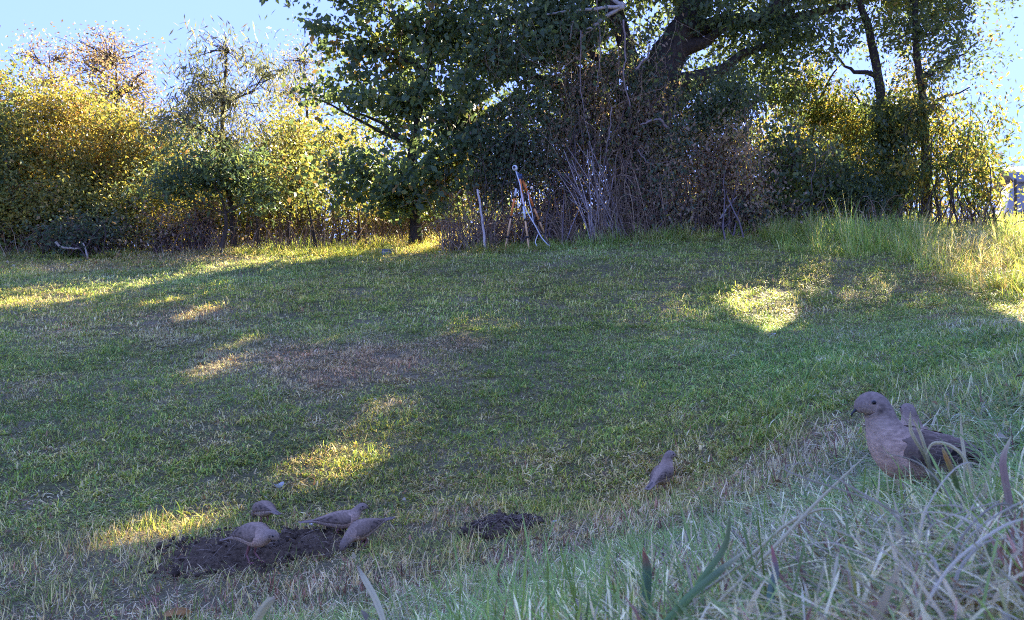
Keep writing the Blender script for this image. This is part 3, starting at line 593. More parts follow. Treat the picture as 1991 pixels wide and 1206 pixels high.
def turf(name, n, y0, y1, power, var, k, smin, smax, label, hfun=None, keep=None, drop=(), dshift=0.):
    x, y = sample(n, y0, y1, power); d, px, py = dry_sun_mix(x, y)
    ok = np.ones(len(x), bool)
    for P in BARE:
        mx_, my_ = np.mean(P, 0); P = [(mx_ + (a - mx_) * .78, my_ + (b - my_) * .72) for a, b in P]; ok &= ~inpoly(px + rng.normal(size=len(x)) * 7, py + rng.normal(size=len(x)) * 4, P) | (rng.random(len(x)) < .16)
    if keep is not None: ok &= keep(x, y, px, py)
    for (dx, dy, rr) in drop: ok &= np.hypot(x - dx, y - dy) > rr
    x, y, d, px, py = (a[ok] for a in (x, y, d, px, py)); n = len(x)
    cls = np.clip((d + dshift + rng.normal(size=n) * .16) * 3.0, 0, 2.99).astype(int); pick = cls * k + rng.integers(0, k, n)
    s = smin + (smax - smin) * rng.random(n); h = (hfun(x, y, px, py) if hfun else 1) * (.75 + .5 * rng.random(n)) * (1 + .25 * noise2(x, y, 4, 9) + .42 * noise2(x, y, 15, 10) + .2 * noise2(x, y, 31, 11))
    scl = np.stack([s, s, s * np.clip(h, .25, 3)], -1)
    rot = np.stack([rng.normal(size=n) * .14, rng.normal(size=n) * .14, rng.random(n) * 6.283], -1)
    tv = 1.24 + .15 * noise2(x, y, 2.2, 21) + .2 * noise2(x, y, 13, 22) + .24 * rng.normal(size=n); warm = .5 + .5 * np.clip(noise2(x, y, .9, 33), -1, 1)
    tint = np.clip(np.stack([tv * (.88 + .3 * warm), tv * (1.06 + .08 * warm), tv * (1.05 - .2 * warm)], -1), .3, 1.9)
    for cx, cy, a, b in ((740, 700, 130, 34), (640, 735, 70, 18), (900, 668, 55, 12), (560, 690, 60, 24)):
        w = np.exp(-((px - cx) / a) ** 2 - ((py - cy) / b) ** 2)[:, None]; tint = tint * (1 - w * np.array([.10, .27, .27]))
    wb = (np.clip((py - 930) / 160, 0, 1) + np.clip((px - 1400) / 300, 0, 1) * np.clip((py - 640) / 150, 0, 1)).clip(0, 1)[:, None]; tint = tint * (1 + wb * np.array([.0, .02, .15]))     # dead grass on the bank tinted bluer
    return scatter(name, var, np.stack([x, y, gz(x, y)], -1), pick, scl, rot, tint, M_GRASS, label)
# ------------------------------------------------------------------ doves
PALE, BUFF, TAUPE, SLATE, INK = (q_ * np.array((1.28, 1.08, .86)) for q_ in (np.array((.40,.335,.31)), np.array((.36,.27,.235)), np.array((.255,.205,.18)), np.array((.215,.19,.195)), np.array((.018,.017,.018)) ))
STAND = [(-.205,0,.072,.003,.003,.016,0), (-.17,0,.078,.005,.005,.019,0), (-.13,0,.086,.009,.009,.021,0), (-.09,0,.098,.02,.022,.028,0), (-.048,0,.108,.034,.044,.042,0), (0,0,.112,.042,.060,.050,0), (.036,0,.118,.044,.060,.050,0),
         (.063,0,.139,.035,.046,.043,.1), (.079,0,.166,.029,.031,.033,.4), (.086,0,.188,.026,.026,.027,.8), (.099,0,.2035,.0245,.0245,.025,1), (.118,0,.2005,.018,.018,.0175,1), (.1305,0,.193,.0065,.007,.0065,1)]
CROUCH = [(-.205,0,.082,.003,.003,.016,0), (-.17,0,.084,.005,.005,.019,0), (-.13,0,.086,.009,.009,.021,0), (-.09,0,.088,.02,.022,.028,0), (-.048,0,.09,.034,.036,.041,0), (0,0,.092,.043,.047,.05,0), (.04,0,.095,.044,.047,.05,0),
          (.072,0,.112,.034,.036,.042,.1), (.09,0,.132,.026,.026,.03,.4), (.103,0,.146,.021,.021,.0245,.8), (.117,0,.156,.0205,.0205,.022,1), (.133,0,.155,.0155,.0155,.0155,1), (.144,0,.151,.006,.0065,.006,1)]
PECK = [(-.20,0,.108,.003,.003,.016,0), (-.165,0,.108,.005,.005,.019,0), (-.128,0,.108,.009,.009,.021,0), (-.09,0,.107,.02,.022,.028,0), (-.048,0,.105,.034,.037,.041,0), (0,0,.10,.044,.049,.05,0), (.04,0,.092,.044,.046,.049,0),
        (.076,0,.083,.032,.034,.038,.1), (.098,0,.072,.025,.025,.029,.4), (.114,0,.060,.021,.021,.0245,.8), (.126,0,.047,.02,.02,.022,1), (.134,0,.032,.015,.015,.0155,1), (.138,0,.021,.006,.0065,.006,1)]
DIP = [(-.19,0,.062,.003,.003,.016,0), (-.16,0,.07,.005,.005,.019,0), (-.125,0,.083,.009,.009,.021,0), (-.088,0,.099,.02,.022,.028,0), (-.048,0,.113,.034,.037,.041,0), (0,0,.122,.046,.051,.05,0), (.038,0,.122,.046,.053,.051,0),
       (.072,0,.122,.036,.042,.042,.1), (.095,0,.128,.027,.028,.031,.4), (.11,0,.133,.0215,.022,.0245,.8), (.124,0,.131,.0205,.0205,.022,1), (.137,0,.122,.0155,.0155,.0155,1), (.145,0,.112,.006,.0065,.006,1)]
def dove(pos, yaw, pose, label, head_yaw=0., feathers=False, scale=1., seed=1, group='mourning doves on the grass', legs=True):
    r = np.random.default_rng(seed)
    root = empty('dove', pos, label, 'bird', group, yaw); root.scale = (scale,) * 3
    K = np.array(pose, float); piv = K[8, :2].copy()
    for i in range(8, len(K)):                                   # the head turns on the neck
        a = head_yaw * K[i, 6]; dx = K[i, :2] - piv; K[i, :2] = piv + [dx[0] * math.cos(a) - dx[1] * math.sin(a), dx[0] * math.sin(a) + dx[1] * math.cos(a)]
    NR, NS = 84, 36
    S = spline(K, NR); T = np.gradient(S[:, :3], axis=0); T /= np.linalg.norm(T, axis=1)[:, None]
    psi = head_yaw * np.clip(S[:, 6], 0, 1)
    side = np.stack([-np.sin(psi), np.cos(psi), 0 * psi], -1); side -= T * (side * T).sum(1)[:, None]; side /= np.linalg.norm(side, axis=1)[:, None]
    up = np.cross(T, side); up[:, :] = up
    def surf(i, th, off=0.):
        i = np.asarray(i, float); a = np.clip(np.floor(i).astype(int), 0, NR - 2); f = (i - a)[..., None]
        s = S[a] * (1 - f) + S[a + 1] * f; sd = side[a] * (1 - f) + side[a + 1] * f; u = up[a] * (1 - f) + up[a + 1] * f
        c, sn = np.cos(th), np.sin(th); rv = np.where(c > 0, s[..., 3], s[..., 4])
        return s[..., :3] + sd * ((s[..., 5] + off) * sn)[..., None] + u * ((rv + off) * c)[..., None]
    th = np.arange(NS) / NS * 2 * math.pi
    I, TH = np.meshgrid(np.arange(NR), th, indexing='ij'); P = surf(I, TH)
    # plumage colour
    q = I / (NR - 1.0) * (len(K) - 1); cth = np.cos(TH)
    C = np.empty(P.shape); t = np.clip((cth + .25) / .9, 0, 1)[..., None]; C[:] = PALE * (1 - t) + TAUPE * t
    br = np.clip(1 - np.abs(q - 6.6) / 1.6, 0, 1)[..., None] * np.clip(.9 - cth, 0, 1)[..., None]; C = C * (1 - br) + BUFF * 1.4 * br
    hd = np.clip((q - 8) / 1.2, 0, 1)[..., None]; C = C * (1 - hd) + (np.array((.40,.285,.215)) * (1 - t * .35)) * hd
    tl = np.clip((3.0 - q) / 1.5, 0, 1)[..., None]; C = C * (1 - tl * .75) + SLATE * .8 * tl * .75
    vary = .86 + .3 * np.random.default_rng(seed * 7).random(); C *= vary * (1 + .13 * r.normal(size=C.shape[:2]))[..., None]; C *= (1 + .22 * np.sin(q * 23 + 3 * np.sin(TH * 5)) * np.sin(TH * 13 + q * 4) * np.clip(1 - np.abs(q - 6.8) / 2.2, 0, 1))[..., None]
    for s_ in (-1, 1):                                           # dark mark below the ear
        d2 = ((q - 9.45) / .28) ** 2 + ((np.angle(np.exp(1j * (TH - s_ * 1.75)))) / .22) ** 2; w = np.exp(-d2)[..., None] * .85; C = C * (1 - w) + INK * w
        d2 = ((q - 9.75) / .5) ** 2 + ((np.angle(np.exp(1j * (TH - s_ * 1.38)))) / .09) ** 2; w = np.exp(-d2)[..., None] * .55; C = C * (1 - w) + INK * w
    # slightly ruffled breast
    ruf = .0013 * np.sin(q * 31 + 2 * np.sin(TH * 7)) * np.sin(TH * 11 + q * 5); nrm = np.cos(TH)[..., None] * up[:, None] + np.sin(TH)[..., None] * side[:, None]
    P = P + nrm * (ruf * np.clip(1 - np.abs(q - 6.8) / 2.4, 0, 1))[..., None]
    mb = MB(); qd = []
    for i in range(NR - 1):
        for k in range(NS):
            k2 = (k + 1) % NS; qd.append((i * NS + k, i * NS + k2, (i + 1) * NS + k2, (i + 1) * NS + k))
    Vv = np.concatenate([P.reshape(-1, 3), S[:1, :3], S[-1:, :3]]); tr = []; m0 = NR * NS
    for k in range(NS):
        k2 = (k + 1) % NS; tr += [(m0, k2, k), (m0 + 1, (NR - 1) * NS + k, (NR - 1) * NS + k2)]
    mb.add(Vv, qd, tr, np.concatenate([C.reshape(-1, 3), C[0, :1], C[-1, :1]])); mb.build('body', M_PLUME, root)
    sc = (NR - 1) / (len(K) - 1.0)
    # beak
    tip = S[-1, :3]; hd_ = T[-1]; dn = -up[-1]; fw = hd_ if pose is not PECK else hd_
    mb = MB(); B = spline([tip - fw * .004, tip + fw * .005 + dn * .0008, tip + fw * .011 + dn * .003, tip + fw * .015 + dn * .0068], 9); mb.tube(B, [.0042, .0035, .0029, .0025, .0023, .0022, .002, .0014, .0005], 8, (.035, .033, .035)); mb.build('beak', M_HORN, root)
    for s_ in (-1, 1):
        e = surf(np.array(10.35 * sc), np.array(s_ * 1.28), -.0012)
        mb = MB(); mb.ball(e - side[int(10.3 * sc)] * s_ * .0008, (.0048), (.20, .17, .155), 14, 10); ring = mb.build('eyelid', M_PLUME, root)
        mb = MB(); mb.ball(e + side[int(10.3 * sc)] * s_ * .0014, .0040, (.006, .005, .005), 14, 10); mb.build('eye', M_HORN, root)
    # folded wings: a shell over each flank
    wi0, wi1 = 7.15, 1.9
    def wing_pt(u, v, s_, off):
        i = (wi0 + (wi1 - wi0) * (u + .13 * (1 - v) * (1 - u))) * sc
        lo = .30 + .42 * u ** 1.4; hi = (2.08 - .6 * u) * np.clip((u + .03) / .16, .55, 1) ** .5
        hi = np.minimum(hi, lo + (hi - lo) * np.clip((1.04 - u) / .3, .12, 1))
        return surf(i, s_ * (lo + (hi - lo) * v), off)
    for s_ in (-1, 1):
        NU, NV = 40, 18; uu, vv = np.meshgrid(np.linspace(0, 1, NU), np.linspace(0, 1, NV), indexing='ij')
        edge = np.minimum(np.minimum(vv, 1 - vv) * 5, np.minimum(uu, 1 - uu) * 9); off = -.001 + .0055 * np.clip(edge, 0, 1) ** .7 + .0008 * np.sin(uu * 60 + np.sin(vv * 9) * 2) * (vv > .15)
        out = wing_pt(uu, vv, s_, off); inn = wing_pt(uu, vv, s_, -.004 + 0 * uu)
        Cw = TAUPE * (1 - .5 * np.clip(uu[..., None] * 1.1 - .3, 0, 1)) + 0 * uu[..., None]; g = np.clip(vv - .55, 0, 1)[..., None] * np.clip(1 - uu, 0, 1)[..., None]; Cw = Cw * (1 - g) + SLATE * .95 * g
        Cw = Cw * (.66 if feathers else .80) * vary * (1 + .08 * r.normal(size=uu.shape))[..., None] * (1 + .12 * np.sin(uu * 52 + vv * 7))[..., None]
        for (a, b_) in ((.5, .35), (.6, .6), (.68, .3), (.42, .62), (.74, .5), (.56, .47), (.8, .3)):
            w = np.exp(-((uu - a) / .038) ** 2 - ((vv - b_) / .08) ** 2)[..., None] * (0 if feathers else .93); Cw = Cw * (1 - w) + INK * w
        mb = MB(); qd = []
        for i in range(NU - 1):
            for k in range(NV - 1):
                a = i * NV + k; f = (a, a + 1, a + NV + 1, a + NV); qd.append(f if s_ > 0 else f[::-1])
        m0 = NU * NV; qd += [tuple(m0 + x for x in f[::-1]) for f in qd]
        rim = [i * NV for i in range(NU)] + [(NU - 1) * NV + k for k in range(1, NV)] + [i * NV + NV - 1 for i in range(NU - 2, -1, -1)] + [k for k in range(NV - 2, 0, -1)]
        for a, b_ in zip(rim, rim[1:] + rim[:1]): qd.append((a, b_, b_ + m0, a + m0))
        mb.add(np.concatenate([out.reshape(-1, 3), inn.reshape(-1, 3)]), qd, None, np.concatenate([Cw.reshape(-1, 3)] * 2)); wing = mb.build('wing', M_PLUME, root)
        if feathers:
            meshes = {}
            def feather(u, v, ln, wd, kind, lift):
                p0 = wing_pt(np.array(u), np.array(v), s_, np.array(.0036)); p1 = wing_pt(np.array(min(u + .03, 1.)), np.array(v), s_, np.array(.0036)); p2 = wing_pt(np.array(u), np.array(min(v + .04, 1.)), s_, np.array(.0036))
                d = p1 - p0; d /= np.linalg.norm(d); w_ = p2 - p0; w_ -= d * (w_ @ d); w_ /= np.linalg.norm(w_); nn = np.cross(d, w_) * s_
                if nn @ (p0 - S[int((wi0 + (wi1 - wi0) * u) * sc), :3]) < 0: nn = -nn
                if kind not in meshes:
                    L_ = [0, .2, .45, .72, .9, 1.]; wd_ = [.6, .9, 1., .9, .6, .12]; VV, CC = [], []
                    for a, b_ in zip(L_, wd_):
                        for k in (-1, -.72, 0, .72, 1):
                            VV.append((a, k * b_ * .5, .09 * (1 - k * k) * b_ + .02)); ed = (abs(k) > .9 and a > .4) or a > .95
                            base = {'covert': TAUPE * .50, 'scapular': TAUPE * .66, 'lesser': SLATE * .46, 'spot': INK * 1.3, 'flight': np.array((.06, .055, .055))}[kind]
                            CC.append((base * .4 + PALE * .62) if ed else base * (.82 if k == 0 else 1))
                    Q = [(i * 5 + k, i * 5 + k + 1, i * 5 + k + 6, i * 5 + k + 5) for i in range(5) for k in range(4)]
                    meshes[kind] = npmesh('feather', np.array(VV), np.array(Q), True, np.array(CC)); meshes[kind].materials.append(M_PLUME)
                o = link('feather', meshes[kind], wing); nn2 = nn + d * -.0
                M = Matrix([[d[i] * ln, w_[i] * wd, nn2[i] * wd * .6, p0[i] + nn[i] * lift] for i in range(3)] + [[0, 0, 0, 1]])
                M = M @ Matrix.Rotation(-.02 + .02 * r.normal(), 4, 'Y') @ Matrix.Rotation(.07 * r.normal(), 4, 'Z'); o.matrix_local = M
            for j, v in enumerate(np.linspace(.10, .55, 6)): feather(.62 + .03 * j, v, .062 - .004 * j, .014, 'flight', .000)
            for row, u in enumerate((.52, .43, .34, .26, .18)):
                for j, v in enumerate(np.linspace(.15, .90, 9)):
                    kk = 'spot' if (row, j) in ((0, 2), (0, 5), (1, 3), (0, 7), (1, 6)) else ('lesser' if v > .62 else ('scapular' if v < .25 else 'covert'))
                    feather(u + .02 * r.normal() + .02 * (j % 2), v + .012 * r.normal(), .037 - .0028 * row, .0155 - .0009 * row, kk, .0002 + .0004 * row)
            for j, v in enumerate(np.linspace(.06, .5, 5)): feather(.60 + .03 * (j % 2), v, .042, .019, 'spot' if j in (1, 3) else 'covert', .0016)
    # tail feathers
    i0 = int(2.6 * sc); pr = S[i0, :3]; tv = S[0, :3] - pr; tv /= np.linalg.norm(tv); tn = np.cross(tv, [0, 1., 0]); tn = tn if tn[2] > 0 else -tn
    for j in range(7):
        a = (j - 3) * .055; d = tv * math.cos(a) + np.array([0, math.sin(a), 0]); w_ = np.cross(tn, d); ln = .098 - .006 * abs(j - 3); VV, CC, Q = [], [], []
        for b_, wd_ in zip((0, .3, .6, .85, 1.), (.5, .9, 1., .85, .25)):
            for k in (-1, -.7, 0, .7, 1):
                VV.append(pr + d * (ln * b_) + w_ * (k * wd_ * .0075) + tn * (.0085 - .0012 * abs(j - 3) + .001 * (1 - k * k) - .006 * b_)); CC.append(PALE * .9 if (abs(k) > .9 or b_ > .95) else (SLATE * .55 if b_ < .75 else INK * 2.5))
        Q = [(i * 5 + k, i * 5 + k + 1, i * 5 + k + 6, i * 5 + k + 5) for i in range(4) for k in range(4)]
        mb = MB(); mb.add(np.array(VV), Q, None, np.array(CC)); mb.build('tail_feather', M_PLUME, root)
    if legs:
        for s_ in (-1, 1):
            x0 = .022 + .012 * s_; mb = MB(); a = np.array([.008, s_ * .018, min(.085, K[5, 2] - .03)]); kn = np.array([-.006 + .004 * s_, s_ * .018, .035]); ft = np.array([x0, s_ * .02, .003])
            mb.tube(spline([a, (a + kn) * .5 + [.002, 0, 0], kn, (kn + ft) * .5, ft], 12), np.linspace(.0075, .0022, 12) ** 1.0, 8, (.30, .13, .12))
            for an, ln in ((0, .024), (.5, .02), (-.5, .02), (math.pi, .013)):
                dd = np.array([math.cos(an), math.sin(an), 0]); mb.tube([ft, ft + dd * ln * .5 + [0, 0, .002], ft + dd * ln * .9, ft + dd * ln + [0, 0, -.003]], [.0022, .0018, .0014, .0006], 6, (.30, .13, .12))
            mb.build('leg', M_HORN, root)
    return root
def stand_at(px, Y, dz=0.):
    g = G(px, Y); g[2] += dz; return g
D1 = stand_at(1796, 1.5, -.022); D2 = stand_at(1796, 2.35); D2[2] = U(1768, 784, 2.43)[2] - .228 * .82; D3 = stand_at(1288, 4.0); D4 = stand_at(485, 3.36, .03); D5 = stand_at(510, 4.15); D6 = stand_at(657, 3.88); D7 = stand_at(705, 3.62)
R = math.radians
dove(D1, R(180 + 5), STAND, 'large close dove with ruffled breast standing in the tall straw', head_yaw=R(-4), feathers=True, seed=1, scale=.98)
dove(D2, R(92), STAND, 'dove mostly hidden behind the close dove, only its head showing', seed=2, scale=.82)
dove(D3, R(58), STAND, 'lone dove seen from behind on open short grass', head_yaw=R(-40), seed=3, scale=.92)
dove(D4, R(-32), DIP, 'dove standing on the dark soil mound with black wing spots', head_yaw=R(20), seed=4)
dove(D5, R(132), PECK, 'feeding dove with lowered head behind the soil mound', seed=5, scale=.9)
dove(D6, R(4), CROUCH, 'dove with raised head and long tail stretched out behind', seed=6, scale=.94)
dove(D7, R(232), PECK, 'feeding dove with head down just below the long-tailed dove', seed=7, scale=.92)

# ------------------------------------------------------------------ lay the grass
def lawn_keep(x, y, px, py): return y < 17.4
NEAR = trio(28, .055, .025, .07, .0024, .0052, 1.2, curl=1.4, emin=.5)
MID = trio(34, .11, .026, .062, .0042, .0082, 1.3, curl=1.5, emin=.3)
FAR = trio(40, .18, .03, .066, .007, .013, 1.35, curl=1.4)
doves = [(D1[0], D1[1], .05), (D4[0], D4[1], .05)]
turf('grass', 9000, .45, 4.2, .6, NEAR, 3, .8, 1.35, 'short mixed green and straw lawn grass in the hollow', drop=doves)
turf('grass', 17000, 4.0, 9.2, .5, MID, 3, .8, 1.3, 'mown lawn grass on the middle of the slope')
turf('grass', 17000, 9.0, 18.6, .4, FAR, 3, .8, 1.3, 'mown lawn grass on the upper slope', keep=lambda x, y, px, py: (y < 17.6) | (px > 1500))
WEED = trio(9, .05, .02, .05, .010, .018, 1.3, seg=3, curl=1.2)
turf('weeds', 1500, 1.5, 10, .5, WEED, 3, .7, 1.3, 'low broad-leaved weeds scattered through the lawn')
# coarse long blades on the bank at the camera
COARSE = trio(24, .055, .04, .13, .0018, .0046, .85, seg=7, curl=1.5, emin=.75, hue=(.98, 1.0, 1.08))
def bank(x, y, px, py): return (py - (1010 + .12 * np.clip(1200 - px, 0, 2000) - .28 * np.clip(px - 1300, 0, 700))) + rng.normal(size=len(x)) * 25 > 0
def bank_h(x, y, px, py):
    top = np.interp(px, [0, 900, 1100, 1300, 1600, 1700, 1850, 1900, 2000], [1150, 1110, 1060, 1010, 960, 950, 930, 850, 830])
    return np.clip((py - top + rng.normal(size=len(x)) * 25) / F * y / .105, .25, .95)
turf('coarse_grass', 10000, .38, 2.6, .9, COARSE, 3, .7, 1.15, 'long coarse half-dead grass on the bank close to the camera', keep=bank, drop=[(D1[0], D1[1], .075), (D1[0] - .05, D1[1] - .12, .07), (D1[0] - .12, D1[1] - .08, .08)],
 hfun=bank_h, dshift=-.24)
# tall meadow grass at the right and along the wood edge
TALL = trio(34, .16, .22, .55, .006, .011, .45, seg=4, curl=.7)
def meadow(x, y, px, py):
    edge = 500 - .0 * px; a = (px > 1480) & (px < 1800) & (py < 500 - 26 * np.abs((px - 1640) / 160) ** 2 + rng.normal(size=len(x)) * 6)
    b_ = (px >= 1740) & (py < 505 + (px - 1740) * .42 + rng.normal(size=len(x)) * 8) & (py < 585)
    return (a | b_) & (y > 8)
turf('tall_grass', 5200, 8, 19, .0, TALL, 3, .7, 1.2, 'tall rank meadow grass below the right-hand wood', keep=meadow, hfun=lambda x, y, px, py: np.where(px > 1800, .62, .85), dshift=-.28)
EDGE = trio(30, .2, .12, .34, .006, .011, .6, seg=4)
turf('edge_grass', 5200, 15.0, 19.5, .0, EDGE, 3, .7, 1.2, 'rough uncut grass fringing the foot of the wood', keep=lambda x, y, px, py: (y > 15.4 + 1.6 * np.clip((900 - px) / 500, 0, 1) + .25 * noise2(x, y, 2, 8)) & (px < 1560), hfun=lambda x, y, px, py: np.where((px < 900) | (np.abs(px - 1025) < 70), .5, .9))
# ------------------------------------------------------------------ dry brush at the foot of the thicket
r_ = np.random.default_rng(77); mb = MB()
def brush(n, px0, px1, Y0, Y1, h0, h1, lean, cols, rad):
    for _ in range(n):
        px = px0 + (px1 - px0) * r_.random(); Y = Y0 + (Y1 - Y0) * r_.random()
        if 960 < px < 1090: Y += .5
        g = G(px, Y); g[2] -= .03
        h = h0 + (h1 - h0) * r_.random() ** 1.6; a = r_.random() * 6.283; ln = lean * (r_.random() ** .6); d = np.array([math.cos(a), math.sin(a) * .7, 0]) * h * ln
        sag = np.array([0, 0, -h * .35 * ln * r_.random()]); c = np.array(cols[r_.integers(0, len(cols))]) * (.7 + .6 * r_.random())
        P = spline([g, g + d * .3 + [0, 0, h * .45], g + d * .7 + [0, 0, h * .8], g + d * 1.25 + [0, 0, h * .9] + sag * 1.3], 6) + r_.normal(size=(6, 3)) * .012
        mb.tube(P, np.linspace(rad, rad * .4, 6) * (.6 + .8 * r_.random()), 3, c, False)
CB = [(.25, .17, .12), (.31, .22, .155), (.18, .12, .085), (.40, .30, .20), (.13, .09, .06)]
brush(1500, 860, 1500, 15.75, 16.6, .2, .9, 1.1, CB, .007)
brush(500, 1150, 1480, 15.9, 16.5, .6, 2.2, .5, CB, .009)
brush(420, 860, 1120, 16.0, 16.8, .4, 1.5, .9, CB, .008)
brush(700, 0, 860, 17.3, 18.2, .2, 1.0, .9, CB, .008)
brush(250, 480, 900, 18.0, 20, .5, 2.0, .4, [(.10,.075,.06),(.15,.11,.09)], .012)
brush(500, 1500, 1930, 15.6, 17.2, .3, 1.0, .5, CB + [(.20,.20,.10)], .007)
tag(mb.build('undergrowth', M_TWIG, None, True), 'dry purplish brush and dead stems along the foot of the wood', None, None, 'stuff')

mb = MB()
for _ in range(560):
    x0 = r_.choice([960, 1080, 1140, 1200, 1260, 1330, 1400, 1450]) + 70 * r_.normal(); y0 = 10 + 400 * r_.random(); ln = 50 + 200 * r_.random() ** 1.4; Y = 15.95 + .9 * r_.random()
    if x0 > 1320 and y0 < 210: continue
    sx = 40 * r_.normal(); P = [U(x0, y0, Y + .3), U(x0 + sx * .3, y0 + ln * .35, Y + .15), U(x0 + sx, y0 + ln * .7, Y + .1), U(x0 + sx + 25 * r_.normal(), min(y0 + ln, 462), Y)]
    w_ = np.cumsum(r_.normal(size=(9, 3)), 0) * .035
    mb.tube(spline(P, 9) + w_, np.linspace(1, .5, 9) * (.003 + .006 * r_.random() ** 2), 3, np.array(CB[r_.integers(0, 5)]) * (.6 + .7 * r_.random()), False)
tag(mb.build('hanging_vines', M_TWIG, None, True), 'tangle of thin grey-brown vines hanging over the trunk and thicket', None, None, 'stuff')
# arching canes in front of the vine curtain
root = empty('cane_clump', G(1175, 15.9), 'clump of pale arching dead canes leaning together before the vine curtain', 'shrub'); base = G(1175, 15.9)
for k in range(34):
    b0 = G(1150 + 75 * r_.random(), 15.8 + .3 * r_.random()); top = U(1085 + 120 * r_.random(), 270 + 130 * r_.random(), 16.0 + .5 * r_.random())
    mb = MB(); mb.tube(spline([b0 - [0, 0, .05], b0 * .55 + top * .45 + [.04 * r_.normal(), 0, .12], top + r_.normal(size=3) * .06], 9), np.linspace(.014, .006, 9), 5, np.array((.33, .27, .25)) * (.65 + .7 * r_.random()), False); mb.build('cane', M_TWIG, root, origin=base)

# ------------------------------------------------------------------ sticks, stone, fallen branches
def stick(pts, Y, r0, r1, col, name, label, cat, n=14, ground=True):
    P = [U(x, y, Yk) for (x, y), Yk in zip(pts, Y if hasattr(Y, '__len__') else [Y] * len(pts))]
    if ground: P[0][2] = gz(P[0][0], P[0][1]) - .04
    S = spline(P, n); m_ = MB(); m_.tube(S + r_.normal(size=S.shape) * r0 * .18, np.linspace(r0, r1, n), 8, col, True, .2)
    return tag(m_.build(name, M_TWIG, None, origin=P[0]), label, cat)
stick([(944, 476), (938, 430), (928, 368)], (15.75, 15.85, 15.95), .028, .02, (.52, .44, .40), 'leaning_stick', 'pale barkless stick stuck upright in the ground beside the tripod', 'stick')
stick([(1095, 468), (1120, 420), (1135, 385)], (15.9, 16.1, 16.2), .013, .008, (.30, .25, .26), 'leaning_stick', 'thin grey stick leaning into the brush behind the white cable', 'stick')
stick([(1400, 425), (1418, 400), (1436, 378)], 15.75, .018, .012, (.42, .36, .36), 'leaning_stick', 'short pale stick caught high in the purple-brown vines', 'stick', ground=False)
stick([(108, 470), (118, 480), (135, 483), (156, 484)], 16.9, .03, .018, (.50, .42, .34), 'fallen_branch', 'pale crooked branch lying in front of the dark bramble', 'branch', ground=False)
stick([(172, 494), (166, 484), (161, 473)], 16.85, .022, .014, (.48, .40, .34), 'fallen_branch', 'short pale broken branch poking up by the crooked one', 'branch')
stick([(1955, 445), (1975, 434), (1998, 428)], 15.5, .02, .012, (.30, .22, .18), 'fallen_branch', 'dead branch tilting up out of the sunlit meadow', 'branch')
stick([(1965, 468), (1985, 472), (2010, 480)], 13.5, .022, .02, (.12, .09, .08), 'fallen_branch', 'dark branch lying across the meadow at the picture edge', 'branch', ground=False)
sb = G(757, 16.0)
root = empty('stone_slab', sb, 'flat grey stone slab lying at the lawn edge near the dark tree', 'stone')
mb = MB(); v = []
for z, s in ((-.05, .9), (.035, .9), (.055, .84)):
    for k in range(14):
        a = k / 14 * 6.283; rr = s * (1 + .07 * math.sin(3 * a + 1)); v.append((math.copysign(abs(math.cos(a)) ** .5, math.cos(a)) * .17 * rr, math.copysign(abs(math.sin(a)) ** .5, math.sin(a)) * .13 * rr, z + .01 * math.sin(a * 2)))
q = [(i * 14 + k, i * 14 + (k + 1) % 14, (i + 1) * 14 + (k + 1) % 14, (i + 1) * 14 + k) for i in range(2) for k in range(14)]; v.append((0, 0, .058)); t = [(42, 28 + k, 28 + (k + 1) % 14) for k in range(14)]
mb.add(v, q, t, (.20, .20, .20)); mb.build('slab', M_STONE, root, False)
mb = MB(); mb.box((0.005, 0.0, .078), (.135, .10, .016), None, (.16, .16, .17)); mb.build('cap_stone', M_STONE, root, False)

# ------------------------------------------------------------------ tripod, camera and cable
hd = U(1010, 347, 15.75); tb = G(1020, 15.75)
tri = empty('tripod', tb, 'orange and black tripod standing on the lawn edge before the thicket', 'tripod')
OR, TAN, BLK, WHT = (.88, .25, .06), (.78, .46, .22), (.02, .02, .022), (.72, .70, .68)
def L3(p): return np.asarray(p) - tb
for top, foot, cols, cuts in ((U(1007, 350, 15.7), G(981, 15.7), (BLK, WHT, OR, TAN, TAN), (0, .12, .24, .52, .8, 1.)), (U(1011, 349, 15.6), G(1029, 15.35), (OR, (.75, .45, .38), WHT, TAN, TAN), (0, .2, .36, .56, .8, 1.)), (U(1015, 348, 15.85), G(1068, 16.2), (OR, OR, (.80, .36, .14), TAN, TAN), (0, .22, .42, .62, .82, 1.))):
    foot[2] -= .01; lr = (.024, .023, .021, .018, .014)
    mb = MB()
    for k in range(5):
        a = top + (foot - top) * cuts[k]; b_ = top + (foot - top) * cuts[k + 1]; mb.tube([L3(a), L3(b_)], [lr[k]] * 2, 10, cols[k])
    leg = mb.build('leg', M_PAINT, tri)
    for k in (2, 3, 4):
        c = top + (foot - top) * cuts[k]; d = (foot - top) / np.linalg.norm(foot - top); mb = MB(); mb.tube([L3(c - d * .02), L3(c + d * .02)], [lr[k - 1] + .006] * 2, 10, BLK); mb.box(L3(c) + [.024, -.01, 0], (.010, .010, .016), None, BLK); mb.build('leg_clamp', M_PLASTIC, leg)
    mb = MB(); mb.ball(L3(foot) + [0, 0, .015], (.02, .02, .025), (.10, .10, .10), 10, 8); mb.build('foot', M_PLASTIC, leg)
mb = MB(); mb.tube([L3(hd) + [0, 0, -.06], L3(hd) + [0, 0, .03]], [.06, .055], 14, (.03, .04, .07)); mb.box(L3(hd) + [0, 0, .05], (.05, .04, .03), None, (.05, .09, .18)); mb.tube([L3(hd) + [0, 0, .07], L3(U(1003, 333, 15.72))], [.018, .015], 8, (.16, .2, .3)); mb.build('head', M_PLASTIC, tri)
